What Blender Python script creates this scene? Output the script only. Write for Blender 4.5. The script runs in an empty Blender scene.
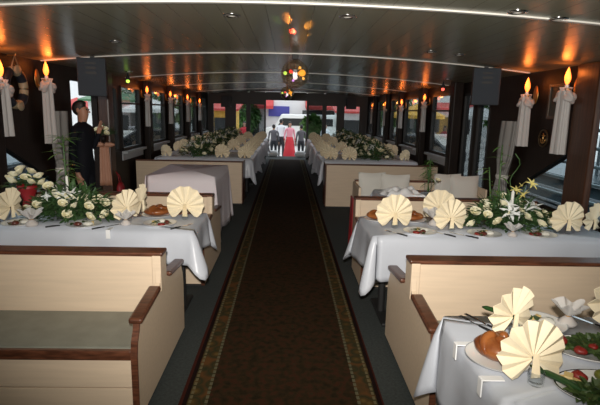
import bpy, bmesh, math, random
from mathutils import Vector, Matrix, Euler

rnd = random.Random(7)
C = bpy.context.scene.collection
SC = bpy.context.scene
PI = math.pi

# ------------------------------------------------------------------ camera
cam_d = bpy.data.cameras.new('camera')
cam = bpy.data.objects.new('camera', cam_d); C.objects.link(cam)
cam_d.sensor_width = 36.0
cam_d.lens = 480.0 / 600.0 * 36.0
cam_d.clip_start = 0.05
YAW, PITCH, ROLL = math.radians(1.652), math.radians(10.874), math.radians(1.3)
cam.matrix_world = (Matrix.Translation((0, 0, 1.65)) @ Matrix.Rotation(-YAW, 4, 'Z')
                    @ Matrix.Rotation(PI / 2 - PITCH, 4, 'X') @ Matrix.Rotation(ROLL, 4, 'Z'))
SC.camera = cam

# ------------------------------------------------------------------ world, flash, exposure
w = bpy.data.worlds.new('overcast_sky'); SC.world = w; w.use_nodes = True
bg = w.node_tree.nodes['Background']
bg.inputs[0].default_value = (0.86, 0.93, 1.0, 1); bg.inputs[1].default_value = 1.75

fl_d = bpy.data.lights.new('camera_flash', 'SPOT'); fl_d.shadow_soft_size = 0.03
fl_d.energy = 700; fl_d.color = (1.0, 0.95, 0.88); fl_d.spot_size = math.radians(102); fl_d.spot_blend = 1.0
flash = bpy.data.objects.new('camera_flash', fl_d); C.objects.link(flash)
flash.matrix_world = (Matrix.Translation((-0.02, -0.03, 1.80)) @ Matrix.Rotation(-YAW, 4, 'Z')
                      @ Matrix.Rotation(PI / 2 + math.radians(2), 4, 'X'))

vs = SC.view_settings
vs.view_transform = 'Standard'; vs.look = 'None'; vs.gamma = 1.0; vs.use_curve_mapping = False
vs.exposure = 0.0
SC.cycles.use_denoising = True
SC.cycles.sample_clamp_indirect = 4.0
SC.cycles.max_bounces = 8
SC.cycles.transparent_max_bounces = 16

# ------------------------------------------------------------------ materials
def mat(name, col, rough=0.6, metal=0.0, var=0.0, vscale=8.0, stretch=(1, 1, 1), bump=0.0, bscale=60.0,
        sheen=0.0, emit=None, estr=0.0, spec=0.5, trans=0.0, col2=None, sss=0.0):
    m = bpy.data.materials.new(name); m.use_nodes = True
    nt = m.node_tree; N = nt.nodes; L = nt.links
    b = N['Principled BSDF']
    b.inputs['Base Color'].default_value = (*col, 1); b.inputs['Roughness'].default_value = rough
    b.inputs['Metallic'].default_value = metal; b.inputs['Specular IOR Level'].default_value = spec
    b.inputs['Sheen Weight'].default_value = sheen
    if trans: b.inputs['Transmission Weight'].default_value = trans
    if emit: b.inputs['Emission Color'].default_value = (*emit, 1); b.inputs['Emission Strength'].default_value = estr
    tc = N.new('ShaderNodeTexCoord'); mp = N.new('ShaderNodeMapping'); mp.inputs['Scale'].default_value = stretch
    L.new(tc.outputs['Object'], mp.inputs[0])
    if var or col2:
        nz = N.new('ShaderNodeTexNoise'); nz.inputs['Scale'].default_value = vscale; nz.inputs['Detail'].default_value = 4
        L.new(mp.outputs[0], nz.inputs['Vector'])
        rp = N.new('ShaderNodeValToRGB'); rp.color_ramp.elements[0].position = 0.35; rp.color_ramp.elements[1].position = 0.65
        c2 = col2 if col2 else tuple(min(1, c * (1 + var)) for c in col)
        c1 = col if col2 else tuple(c * (1 - var) for c in col)
        rp.color_ramp.elements[0].color = (*c1, 1); rp.color_ramp.elements[1].color = (*c2, 1)
        L.new(nz.outputs['Fac'], rp.inputs[0]); L.new(rp.outputs[0], b.inputs['Base Color'])
    if bump:
        n2 = N.new('ShaderNodeTexNoise'); n2.inputs['Scale'].default_value = bscale
        L.new(mp.outputs[0], n2.inputs['Vector'])
        bp = N.new('ShaderNodeBump'); bp.inputs['Strength'].default_value = bump; bp.inputs['Distance'].default_value = 0.01
        L.new(n2.outputs['Fac'], bp.inputs['Height']); L.new(bp.outputs[0], b.inputs['Normal'])
    return m

def glass_mat(name, tint=(0.8, 0.85, 0.86), gloss=0.12, rough=0.02):
    m = bpy.data.materials.new(name); m.use_nodes = True
    nt = m.node_tree; N = nt.nodes; L = nt.links; N.clear()
    o = N.new('ShaderNodeOutputMaterial'); mx = N.new('ShaderNodeMixShader')
    t = N.new('ShaderNodeBsdfTransparent'); t.inputs[0].default_value = (*tint, 1)
    g = N.new('ShaderNodeBsdfGlossy'); g.inputs['Roughness'].default_value = rough
    fr = N.new('ShaderNodeLayerWeight'); fr.inputs['Blend'].default_value = 0.5
    pw = N.new('ShaderNodeMath'); pw.operation = 'POWER'; pw.inputs[1].default_value = 5.0
    ma = N.new('ShaderNodeMath'); ma.operation = 'MULTIPLY_ADD'; ma.inputs[1].default_value = 0.8; ma.inputs[2].default_value = gloss * 0.3
    L.new(fr.outputs['Facing'], pw.inputs[0]); L.new(pw.outputs[0], ma.inputs[0]); L.new(ma.outputs[0], mx.inputs[0]); L.new(t.outputs[0], mx.inputs[1]); L.new(g.outputs[0], mx.inputs[2])
    L.new(mx.outputs[0], o.inputs[0])
    return m

def tulle_mat(name, col, alpha):
    m = bpy.data.materials.new(name); m.use_nodes = True
    nt = m.node_tree; N = nt.nodes; L = nt.links; N.clear()
    o = N.new('ShaderNodeOutputMaterial')
    d = N.new('ShaderNodeBsdfDiffuse'); d.inputs[0].default_value = (*col, 1)
    tl = N.new('ShaderNodeBsdfTranslucent'); tl.inputs[0].default_value = (*col, 1)
    t = N.new('ShaderNodeBsdfTransparent')
    m1 = N.new('ShaderNodeMixShader'); m1.inputs[0].default_value = 0.35
    m2 = N.new('ShaderNodeMixShader'); m2.inputs[0].default_value = alpha
    L.new(d.outputs[0], m1.inputs[1]); L.new(tl.outputs[0], m1.inputs[2])
    L.new(t.outputs[0], m2.inputs[1]); L.new(m1.outputs[0], m2.inputs[2]); L.new(m2.outputs[0], o.inputs[0])
    return m

M = {}
M['laminate'] = mat('cream_laminate', (0.66, 0.52, 0.375), 0.5, var=0.035, vscale=5, stretch=(0.6, 9, 9), bump=0.01, bscale=20)
M['mahogany'] = mat('dark_mahogany', (0.10, 0.036, 0.018), 0.35, var=0.4, vscale=6, stretch=(2, 12, 12))
M['vinyl'] = mat('olive_grey_vinyl', (0.22, 0.22, 0.18), 0.5, var=0.08, vscale=10, bump=0.05, bscale=120)
M['kick'] = mat('black_plinth', (0.012, 0.012, 0.012), 0.6)
M['satin'] = mat('white_satin', (0.53, 0.555, 0.61), 0.32, bump=0.6, bscale=5, spec=0.35)
M['pinkcloth'] = mat('pale_pink_cloth', (0.84, 0.77, 0.80), 0.7, spec=0.1, bump=0.05, bscale=9)
M['napkin'] = mat('cream_napkin', (0.84, 0.73, 0.52), 0.75, var=0.03, vscale=14, bump=0.05, bscale=90)
M['white'] = mat('white_ceramic', (0.80, 0.79, 0.76), 0.2)
M['plastic'] = mat('white_plastic', (0.85, 0.85, 0.85), 0.3)
M['floor'] = mat('slate_floor_carpet', (0.030, 0.036, 0.034), 0.9, var=0.25, vscale=60, bump=0.2, bscale=300)
M['wood'] = mat('dark_brown_panelling', (0.011, 0.0056, 0.0034), 0.5, spec=0.2, var=0.35, vscale=5, stretch=(9, 9, 1))
M['post'] = mat('reddish_brown_post', (0.055, 0.022, 0.011), 0.35, spec=0.4, var=0.3, vscale=5, stretch=(14, 14, 1))
M['dark'] = mat('near_black_frame', (0.012, 0.011, 0.010), 0.5)
M['sill'] = mat('pale_window_ledge', (0.42, 0.44, 0.46), 0.4)
M['glass'] = glass_mat('window_glass')
M['tinted'] = glass_mat('tinted_side_glass', (0.70, 0.73, 0.73), 0.10)
M['smoked'] = glass_mat('smoked_glass', (0.5, 0.53, 0.54), 0.2)
M['clear'] = glass_mat('clear_glass', (0.98, 0.99, 0.99), 0.015, 0.1)
M['tulle'] = tulle_mat('white_tulle', (0.78, 0.76, 0.74), 0.86)
M['curtain'] = mat('grey_curtain', (0.26, 0.25, 0.235), 0.8, bump=0.1, bscale=30)
M['flame'] = mat('flame_bulb', (1.0, 0.5, 0.15), 0.4, emit=(1.0, 0.19, 0.025), estr=3.2)
M['gold'] = mat('gold_metal', (0.65, 0.36, 0.12), 0.3, metal=0.9)
M['chrome'] = mat('chrome', (0.75, 0.75, 0.75), 0.15, metal=1.0)
M['steel'] = mat('dark_steel', (0.25, 0.25, 0.27), 0.25, metal=1.0)
M['speaker'] = mat('blue_grey_speaker', (0.022, 0.028, 0.036), 0.7, bump=0.1, bscale=200)
M['leaf'] = mat('leaf_green', (0.028, 0.075, 0.022), 0.45, col2=(0.07, 0.14, 0.045), vscale=12)
M['leaf2'] = mat('leaf_bright', (0.07, 0.17, 0.035), 0.45, col2=(0.12, 0.22, 0.06), vscale=12)
M['rose'] = mat('cream_rose', (0.86, 0.80, 0.52), 0.6, col2=(0.88, 0.84, 0.66), vscale=20)
M['lily'] = mat('white_lily', (0.86, 0.87, 0.84), 0.5)
M['yellow'] = mat('yellow_lily', (0.86, 0.74, 0.25), 0.5)
M['wax'] = mat('white_wax', (0.85, 0.83, 0.76), 0.4)
M['crust'] = mat('bread_crust', (0.16, 0.04, 0.010), 0.3, col2=(0.36, 0.125, 0.032), vscale=9, bump=0.15, bscale=40)
M['tomato'] = mat('tomato_red', (0.22, 0.016, 0.011), 0.45)
M['pepper'] = mat('dark_pepper', (0.16, 0.03, 0.02), 0.3, col2=(0.05, 0.02, 0.012), vscale=12)
M['salad'] = mat('dark_salad', (0.03, 0.055, 0.015), 0.45, col2=(0.07, 0.11, 0.03), vscale=30)
M['cucumber'] = mat('cucumber_skin', (0.02, 0.06, 0.015), 0.35)
M['cheese'] = mat('yellow_cheese', (0.70, 0.52, 0.22), 0.5)
M['rice'] = mat('white_salad', (0.72, 0.70, 0.62), 0.6)
M['olive'] = mat('olive_green', (0.13, 0.14, 0.02), 0.35)
M['almond'] = mat('sugared_almond', (0.75, 0.38, 0.12), 0.4)
M['pillow'] = mat('grey_beige_pillow', (0.60, 0.58, 0.53), 0.8, bump=0.1, bscale=60)
M['red'] = mat('red_cloth', (0.28, 0.012, 0.016), 0.5)
M['peach'] = mat('peach_ribbon', (0.42, 0.20, 0.12), 0.5)
M['suit'] = mat('dark_suit', (0.007, 0.008, 0.012), 0.8, spec=0.2)
M['skin'] = mat('skin', (0.42, 0.22, 0.14), 0.5)
M['hair'] = mat('black_hair', (0.012, 0.009, 0.008), 0.5)
M['navy'] = mat('navy_band', (0.008, 0.011, 0.018), 0.5)
M['cream'] = mat('cream_paint', (0.30, 0.24, 0.15), 0.5)
M['rope'] = mat('rope', (0.30, 0.20, 0.11), 0.8)
M['stem'] = mat('green_stem', (0.05, 0.11, 0.03), 0.5)

# carpet runner: woven border with dashed cream lines
def carpet_mat():
    m = mat('runner_weave', (0.03, 0.02, 0.012), 0.95)
    nt = m.node_tree; N = nt.nodes; L = nt.links; b = N['Principled BSDF']
    b.inputs['Specular IOR Level'].default_value = 0.05
    tc = N.new('ShaderNodeTexCoord'); sx = N.new('ShaderNodeSeparateXYZ'); L.new(tc.outputs['Object'], sx.inputs[0])
    def math_(op, a, bb):
        n = N.new('ShaderNodeMath'); n.operation = op
        for i, v in enumerate((a, bb)):
            if v is None: continue
            if isinstance(v, (int, float)): n.inputs[i].default_value = v
            else: L.new(v, n.inputs[i])
        return n.outputs[0]
    ax = math_('ABSOLUTE', sx.outputs[0], None)
    nz = N.new('ShaderNodeTexNoise'); nz.inputs['Scale'].default_value = 22; nz.inputs['Detail'].default_value = 5
    L.new(tc.outputs['Object'], nz.inputs['Vector'])
    vo = N.new('ShaderNodeTexVoronoi'); vo.inputs['Scale'].default_value = 11; L.new(tc.outputs['Object'], vo.inputs['Vector'])
    def ramp(src, cols):
        r = N.new('ShaderNodeValToRGB'); e = r.color_ramp.elements
        e[0].position, e[1].position = cols[0][0], cols[-1][0]
        e[0].color = (*cols[0][1], 1); e[1].color = (*cols[-1][1], 1)
        for p, c in cols[1:-1]:
            k = e.new(p); k.color = (*c, 1)
        L.new(src, r.inputs[0]); return r.outputs[0]
    field = ramp(nz.outputs['Fac'], [(0.30, (0.016, 0.012, 0.006)), (0.5, (0.030, 0.019, 0.009)), (0.62, (0.046, 0.017, 0.009)), (0.72, (0.024, 0.025, 0.012))])
    bord = ramp(vo.outputs['Distance'], [(0.05, (0.12, 0.075, 0.025)), (0.28, (0.065, 0.04, 0.014)), (0.5, (0.03, 0.03, 0.014)), (0.8, (0.10, 0.045, 0.016))])
    def mixc(f, a, c):
        n = N.new('ShaderNodeMix'); n.data_type = 'RGBA'
        L.new(f, n.inputs[0])
        for i, v in ((6, a), (7, c)):
            if isinstance(v, tuple): n.inputs[i].default_value = (*v, 1)
            else: L.new(v, n.inputs[i])
        return n.outputs[2]
    def band(lo, hi): return math_('MULTIPLY', math_('GREATER_THAN', ax, lo), math_('LESS_THAN', ax, hi))
    dash = math_('GREATER_THAN', math_('FRACT', math_('MULTIPLY', sx.outputs[1], 22.0), None), 0.3)
    c = mixc(band(0.43, 0.56), field, bord)
    c = mixc(math_('MULTIPLY', band(0.428, 0.446), dash), c, (0.11, 0.10, 0.06))
    c = mixc(math_('MULTIPLY', band(0.522, 0.538), dash), c, (0.13, 0.105, 0.055))
    c = mixc(band(0.545, 0.57), c, (0.012, 0.006, 0.005))
    c = mixc(band(0.57, 0.60), c, (0.045, 0.012, 0.008))
    L.new(c, b.inputs['Base Color'])
    bp = N.new('ShaderNodeBump'); bp.inputs['Strength'].default_value = 0.3; bp.inputs['Distance'].default_value = 0.005
    n3 = N.new('ShaderNodeTexNoise'); n3.inputs['Scale'].default_value = 250; L.new(tc.outputs['Object'], n3.inputs['Vector'])
    L.new(n3.outputs['Fac'], bp.inputs['Height']); L.new(bp.outputs[0], b.inputs['Normal'])
    return m
M['runner'] = carpet_mat()

def ceiling_mat():
    m = mat('ceiling_boards', (0.235, 0.228, 0.165), 0.27, spec=0.45)
    nt = m.node_tree; N = nt.nodes; L = nt.links; b = N['Principled BSDF']
    tc = N.new('ShaderNodeTexCoord'); sx = N.new('ShaderNodeSeparateXYZ'); L.new(tc.outputs['Object'], sx.inputs[0])
    mu = N.new('ShaderNodeMath'); mu.operation = 'MULTIPLY'; mu.inputs[1].default_value = 1 / 0.145; L.new(sx.outputs[0], mu.inputs[0])
    fr = N.new('ShaderNodeMath'); fr.operation = 'FRACT'; L.new(mu.outputs[0], fr.inputs[0])
    rp = N.new('ShaderNodeValToRGB'); e = rp.color_ramp.elements
    e[0].position = 0.0; e[0].color = (0.10, 0.095, 0.07, 1); e[1].position = 0.05; e[1].color = (0.235, 0.228, 0.165, 1)
    L.new(fr.outputs[0], rp.inputs[0]); L.new(rp.outputs[0], b.inputs['Base Color'])
    r2 = N.new('ShaderNodeValToRGB'); e = r2.color_ramp.elements
    e[0].position = 0.0; e[0].color = (0, 0, 0, 1); e[1].position = 0.06; e[1].color = (1, 1, 1, 1)
    L.new(fr.outputs[0], r2.inputs[0])
    nz = N.new('ShaderNodeTexNoise'); nz.inputs['Scale'].default_value = 3.0
    mp = N.new('ShaderNodeMapping'); mp.inputs['Scale'].default_value = (6, 0.8, 1)
    L.new(tc.outputs['Object'], mp.inputs[0]); L.new(mp.outputs[0], nz.inputs['Vector'])
    ad = N.new('ShaderNodeMath'); ad.operation = 'MULTIPLY_ADD'; ad.inputs[1].default_value = 0.25
    L.new(nz.outputs['Fac'], ad.inputs[0]); L.new(r2.outputs[0], ad.inputs[2])
    bp = N.new('ShaderNodeBump'); bp.inputs['Strength'].default_value = 0.2; bp.inputs['Distance'].default_value = 0.003
    L.new(ad.outputs[0], bp.inputs['Height']); L.new(bp.outputs[0], b.inputs['Normal'])
    return m
M['ceiling'] = ceiling_mat()

# ------------------------------------------------------------------ mesh helpers
class MB:
    def __init__(s): s.v = []; s.f = []
    def add(s, vs, fs):
        o = len(s.v); s.v += [tuple(v) for v in vs]; s.f += [tuple(i + o for i in f) for f in fs]; return s
    def box(s, x0, x1, y0, y1, z0, z1):
        if x0 > x1: x0, x1 = x1, x0
        if y0 > y1: y0, y1 = y1, y0
        return s.add([(x, y, z) for z in (z0, z1) for y in (y0, y1) for x in (x0, x1)],
                     [(0, 2, 3, 1), (4, 5, 7, 6), (0, 1, 5, 4), (2, 6, 7, 3), (0, 4, 6, 2), (1, 3, 7, 5)])
    def obox(s, mtx, hx, hy, hz):
        vs = [mtx @ Vector((x, y, z)) for z in (-hz, hz) for y in (-hy, hy) for x in (-hx, hx)]
        return s.add(vs, [(0, 2, 3, 1), (4, 5, 7, 6), (0, 1, 5, 4), (2, 6, 7, 3), (0, 4, 6, 2), (1, 3, 7, 5)])
    def prism(s, pts, axis, a0, a1):
        # outline pts given in the two other axes; axis 0: (y,z), axis 1: (x,z), axis 2: (x,y)
        def mk(p, a): q = list(p); q.insert(axis, a); return tuple(q)
        n = len(pts)
        vs = [mk(p, a0) for p in pts] + [mk(p, a1) for p in pts]
        fs = [tuple(range(n - 1, -1, -1)), tuple(range(n, 2 * n))] + [(i, (i + 1) % n, n + (i + 1) % n, n + i) for i in range(n)]
        return s.add(vs, fs)
    def lathe(s, prof, n=24, c=(0, 0, 0), sx=1.0, sy=1.0, caps=True):
        vs, fs = [], []
        for r, z in prof:
            for k in range(n):
                a = 2 * PI * k / n
                vs.append((c[0] + r * sx * math.cos(a), c[1] + r * sy * math.sin(a), c[2] + z))
        for i in range(len(prof) - 1):
            for k in range(n):
                k2 = (k + 1) % n
                fs.append((i * n + k, i * n + k2, (i + 1) * n + k2, (i + 1) * n + k))
        if caps and prof[0][0] > 1e-5: fs.append(tuple(range(n - 1, -1, -1)))
        if caps and prof[-1][0] > 1e-5: fs.append(tuple(range((len(prof) - 1) * n, len(prof) * n)))
        return s.add(vs, fs)
    def tube(s, pts, r, n=8):
        pts = [Vector(p) for p in pts]; rs = r if isinstance(r, (list, tuple)) else [r] * len(pts)
        vs, fs = [], []
        up = Vector((0, 0, 1))
        for i, p in enumerate(pts):
            t = (pts[min(i + 1, len(pts) - 1)] - pts[max(i - 1, 0)]).normalized()
            a = t.cross(up)
            if a.length < 1e-3: a = t.cross(Vector((0, 1, 0)))
            a.normalize(); b = t.cross(a)
            for k in range(n):
                an = 2 * PI * k / n
                vs.append(p + (a * math.cos(an) + b * math.sin(an)) * rs[i])
        for i in range(len(pts) - 1):
            for k in range(n):
                k2 = (k + 1) % n
                fs.append((i * n + k, i * n + k2, (i + 1) * n + k2, (i + 1) * n + k))
        fs.append(tuple(range(n - 1, -1, -1))); fs.append(tuple(range((len(pts) - 1) * n, len(pts) * n)))
        return s.add(vs, fs)
    def ball(s, c, rx, ry=None, rz=None, n=14, m=9, fn=None):
        ry = ry or rx; rz = rz or rx
        vs, fs = [], []
        for i in range(m + 1):
            th = PI * i / m
            for k in range(n):
                a = 2 * PI * k / n
                d = Vector((math.sin(th) * math.cos(a), math.sin(th) * math.sin(a), -math.cos(th)))
                q = fn(d) if fn else 1.0
                vs.append((c[0] + rx * d.x * q, c[1] + ry * d.y * q, c[2] + rz * d.z * q))
        for i in range(m):
            for k in range(n):
                k2 = (k + 1) % n
                fs.append((i * n + k, i * n + k2, (i + 1) * n + k2, (i + 1) * n + k))
        return s.add(vs, fs)
    def grid(s, fn, nu, nv, cu=False):
        vs = [fn(i / (nu if cu else nu - 1), j / (nv - 1)) for j in range(nv) for i in range(nu)]
        fs = []
        for j in range(nv - 1):
            for i in range(nu if cu else nu - 1):
                i2 = (i + 1) % nu
                fs.append((j * nu + i, j * nu + i2, (j + 1) * nu + i2, (j + 1) * nu + i))
        return s.add(vs, fs)
    def leaf(s, base, d, length, width, bend=0.3, normal=(0, 0, 1)):
        base = Vector(base); d = Vector(d).normalized(); n = Vector(normal)
        side = d.cross(n)
        if side.length < 1e-3: side = d.cross(Vector((1, 0, 0)))
        side.normalize(); n = side.cross(d)
        vs = []; K = 4
        for i in range(K + 1):
            t = i / K; wd = width * math.sin(PI * min(0.97, 0.12 + 0.86 * t)) ** 0.8
            p = base + d * length * t - n * bend * length * t * t
            vs += [p - side * wd / 2 + n * wd * 0.18, p, p + side * wd / 2 + n * wd * 0.18]
        fs = []
        for i in range(K):
            for k in (0, 1): fs.append((3 * i + k, 3 * i + k + 1, 3 * i + k + 4, 3 * i + k + 3))
        return s.add(vs, fs)
    def xf(s, mtx): s.v = [tuple(mtx @ Vector(v)) for v in s.v]; return s

def obj(name, mb, material, parent=None, loc=(0, 0, 0), rz=0.0, smooth=False, bevel=0.0, solid=0.0, sub=0, fix=True):
    me = bpy.data.meshes.new(name); me.from_pydata(mb.v, [], mb.f)
    me.materials.append(material)
    if fix:
        bm = bmesh.new(); bm.from_mesh(me); bmesh.ops.recalc_face_normals(bm, faces=bm.faces); bm.to_mesh(me); bm.free()
    if smooth:
        for p in me.polygons: p.use_smooth = True
    o = bpy.data.objects.new(name, me); C.objects.link(o)
    o.location = loc; o.rotation_euler = (0, 0, rz)
    if parent: o.parent = parent
    if solid: k = o.modifiers.new('solid', 'SOLIDIFY'); k.thickness = solid; k.offset = 0
    if sub: k = o.modifiers.new('sub', 'SUBSURF'); k.levels = sub; k.render_levels = sub
    if bevel:
        k = o.modifiers.new('bevel', 'BEVEL'); k.width = bevel; k.segments = 2; k.limit_method = 'ANGLE'
    return o
def tag(o, label, cat, group=None, kind=None):
    o['label'] = label; o['category'] = cat
    if group: o['group'] = group
    if kind: o['kind'] = kind
    return o
def thing(name, label, cat, loc=(0, 0, 0), rz=0.0, group=None):
    o = bpy.data.objects.new(name, None); C.objects.link(o); o.empty_display_size = 0.05
    o.location = loc; o.rotation_euler = (0, 0, rz)
    return tag(o, label, cat, group)
def struct(name, mb, m, parent=None, **k):
    o = obj(name, mb, m, parent, **k); o['kind'] = 'structure'; return o
def dup(root, loc, rz=0.0, label=None, group=None, scale=None):
    r = root.copy(); C.objects.link(r); r.location = loc; r.rotation_euler = (0, 0, rz)
    if scale: r.scale = scale
    if label: r['label'] = label
    if group: r['group'] = group
    for ch in list(root.children):
        c = ch.copy(); C.objects.link(c); c.parent = r
        for g in list(ch.children):
            d = g.copy(); C.objects.link(d); d.parent = c
    return r
ORD = ['first', 'second', 'third', 'fourth', 'fifth', 'sixth', 'seventh', 'eighth', 'ninth', 'tenth', 'eleventh', 'twelfth', 'thirteenth', 'fourteenth']
SIDE = {-1: 'left', 1: 'right'}

# ================================================================== STRUCTURE
XW, Y0, YB = 2.66, -1.5, 16.3
def zc(x): return 2.25 - 0.02 * x * x
struct('floor', MB().box(-3.3, 3.3, Y0, 17.4, -0.12, 0.0), M['floor'])
b = MB()
NX = 24
def cgrid(u, v):
    x = -2.9 + 5.8 * u; return (x, Y0 + (17.2 - Y0) * v, zc(x))
b.grid(cgrid, NX, 20)
struct('ceiling', b, M['ceiling'], smooth=True, solid=0.0)
b = MB(); b.grid(lambda u, v: (-3.1 + 6.2 * u, Y0 + (17.6 - Y0) * v, zc(-3.1 + 6.2 * u) + 0.06), NX, 4)
struct('roof', b, M['wood'], smooth=True)
for i, y in enumerate((0.25, 2.9, 5.38, 8.08, 10.95, 14.2)):
    b = MB(); vs = []
    for k in range(25):
        x = -2.64 + 5.28 * k / 24
        vs += [(x, y - 0.018, zc(x)), (x, y - 0.018, zc(x) - 0.009), (x, y + 0.018, zc(x) - 0.009), (x, y + 0.018, zc(x))]
    fs = [(4 * k + q, 4 * k + (q + 1) % 4, 4 * k + 4 + (q + 1) % 4, 4 * k + 4 + q) for k in range(24) for q in range(4)]
    b.add(vs, fs + [(3, 2, 1, 0), (96, 97, 98, 99)])
    struct('trim_%d' % (i + 1), b, mat('pale_batten_%d' % i, (0.72, 0.70, 0.64), 0.4))

wins = {-1: [(7.85, 8.85), (9.45, 10.6), (11.2, 12.4), (13.25, 14.2), (14.9, 15.8)],
        1: [(7.6, 8.95), (9.9, 11.05), (11.4, 12.55), (13.1, 14.35), (14.9, 15.8)]}
struct('wall_rear', MB().box(-2.74, 2.74, Y0 - 0.1, Y0, 0, 2.25), M['wood'])  # unseen wall added behind the camera to keep daylight from the open end out
wn = 0
for s in (-1, 1):
    nm = SIDE[s]
    ops = [(2.6, 4.22, 0.75, 1.9, 'win')] + ([(6.08, 6.89, 0.0, 1.95, 'door'), (7.45, 7.68, 0.95, 1.95, 'win')] if s < 0 else [(6.35, 6.78, 0.25, 1.95, 'win'), (6.9, 7.33, 0.25, 1.95, 'win')])
    ops += [(a, c, 0.95, 1.98, 'win') for a, c in wins[s]]
    b = MB(); y = Y0
    xi, xo = s * XW, s * (XW + 0.08)
    for (a, c, z0, z1, kd) in ops:
        if kd == 'win' and a < 3:                      # forward opening, the panel with the slanted lower edge follows
            b.box(xi, xo, y, a, 0, 2.2)
            b.box(xi, xo, a, c, 0, z0); b.box(xi, xo, a, c, z1, 2.2)
            b.box(xi, xo, c, 4.45, 0, 2.2)
            b.prism([(4.45, 1.33), (5.62, 0.75), (6.05, 0.75), (6.05, 2.2), (4.45, 2.2)], 0, xi, xo)
            b.box(xi, xo, 4.45, 6.05, 0, 0.75)
            y = 6.05; continue
        b.box(xi, xo, y, a, 0, 2.2)
        if z0 > 0: b.box(xi, xo, a, c, 0, z0)
        b.box(xi, xo, a, c, z1, 2.2); y = c
    b.box(xi, xo, y, YB + 0.1, 0, 2.2)
    struct('wall_' + nm, b, M['wood'])
    for (a, c, z0, z1, kd) in ops:
        if kd == 'door': continue
        wn += 1
        f = MB(); t = 0.035
        x0, x1 = s * (XW - 0.012), s * (XW + 0.06)
        f.box(x0, x1, a, a + t, z0, z1); f.box(x0, x1, c - t, c, z0, z1)
        f.box(x0, x1, a, c, z0, z0 + t); f.box(x0, x1, a, c, z1 - t, z1)
        if c - a > 0.9 and a > 7: f.box(x0, x1, a, c, z1 - 0.30, z1 - 0.27)
        fo = struct('window_%d' % wn, f, M['dark'])
        sm = a > 6 and a < 7.4 and s > 0
        obj('pane', MB().box(s * (XW + 0.02), s * (XW + 0.026), a + t, c - t, z0 + t, z1 - t), M['smoked'] if sm else (M['tinted'] if a > 7 else M['glass']), fo)
        if a > 7.5:
            obj('window_sill', MB().box(s * (XW - 0.09), s * (XW + 0.0), a - 0.04, c + 0.04, z0 - 0.055, z0 - 0.012), M['sill'], fo, bevel=0.006)
            obj('ledge_face', MB().box(s * (XW - 0.02), s * (XW - 0.001), a - 0.04, c + 0.04, z0 - 0.16, z0 - 0.056), M['sill'], fo)
    # pane of the slanted opening
    p = MB().prism([(4.45, 1.33), (4.45, 0.75), (5.62, 0.75)], 0, s * (XW + 0.03), s * (XW + 0.036))
    wn += 1; struct('window_%d' % wn, p, M['glass'])
# free edge posts
b = MB().box(2.59, 2.655, 4.06, 4.40, 0, 2.11); struct('trim_7', b, M['post'], bevel=0.02)
b = MB().box(-2.655, -2.50, 4.20, 4.36, 0, 2.13); struct('trim_8', b, M['wood'], bevel=0.02)
b = MB().box(-2.655, -2.50, 6.89, 7.09, 0, 2.12); struct('trim_9', b, M['post'], bevel=0.02)
b = MB().box(2.50, 2.655, 7.36, 7.56, 0, 2.13); struct('trim_10', b, M['wood'], bevel=0.02)
k = 10
for s, ys in ((-1, (9.03, 10.8, 12.6, 14.4)), (1, (9.25, 11.12, 12.68, 14.48))):
    for y in ys:
        k += 1; struct('trim_%d' % k, MB().box(s * 2.54, s * 2.655, y, y + 0.22, 0, 2.13), M['wood'], bevel=0.015)

# aft bulkhead
b = MB(); xs = [(-2.5, -2.06, .55, 1.84), (-1.76, -1.36, .5, 1.84), (-1.28, -0.76, .1, 1.84), (-0.735, 0.625, 0, 1.96), (0.66, 1.18, .1, 1.84), (1.26, 1.66, .5, 1.84), (1.86, 2.43, .55, 1.84)]
x = -2.74
for (a, c, z0, z1) in xs:
    b.box(x, a, YB, YB + 0.1, 0, 2.2)
    if z0: b.box(a, c, YB, YB + 0.1, 0, z0)
    b.box(a, c, YB, YB + 0.1, z1, 2.22); x = c
b.box(x, 2.74, YB, YB + 0.1, 0, 2.2)
struct('wall_far', b, M['dark'])
for (a, c, z0, z1) in xs:
    if z0 == 0: continue
    wn += 1; t = 0.03
    f = MB().box(a, a + t, YB - 0.01, YB + 0.06, z0, z1).box(c - t, c, YB - 0.01, YB + 0.06, z0, z1).box(a, c, YB - 0.01, YB + 0.06, z0, z0 + t).box(a, c, YB - 0.01, YB + 0.06, z1 - t, z1)
    fo = struct('window_%d' % wn, f, M['dark'])
    obj('pane', MB().box(a + t, c - t, YB + 0.03, YB + 0.036, z0 + t, z1 - t), M['smoked'] if z0 < .2 else M['glass'], fo)

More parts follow.
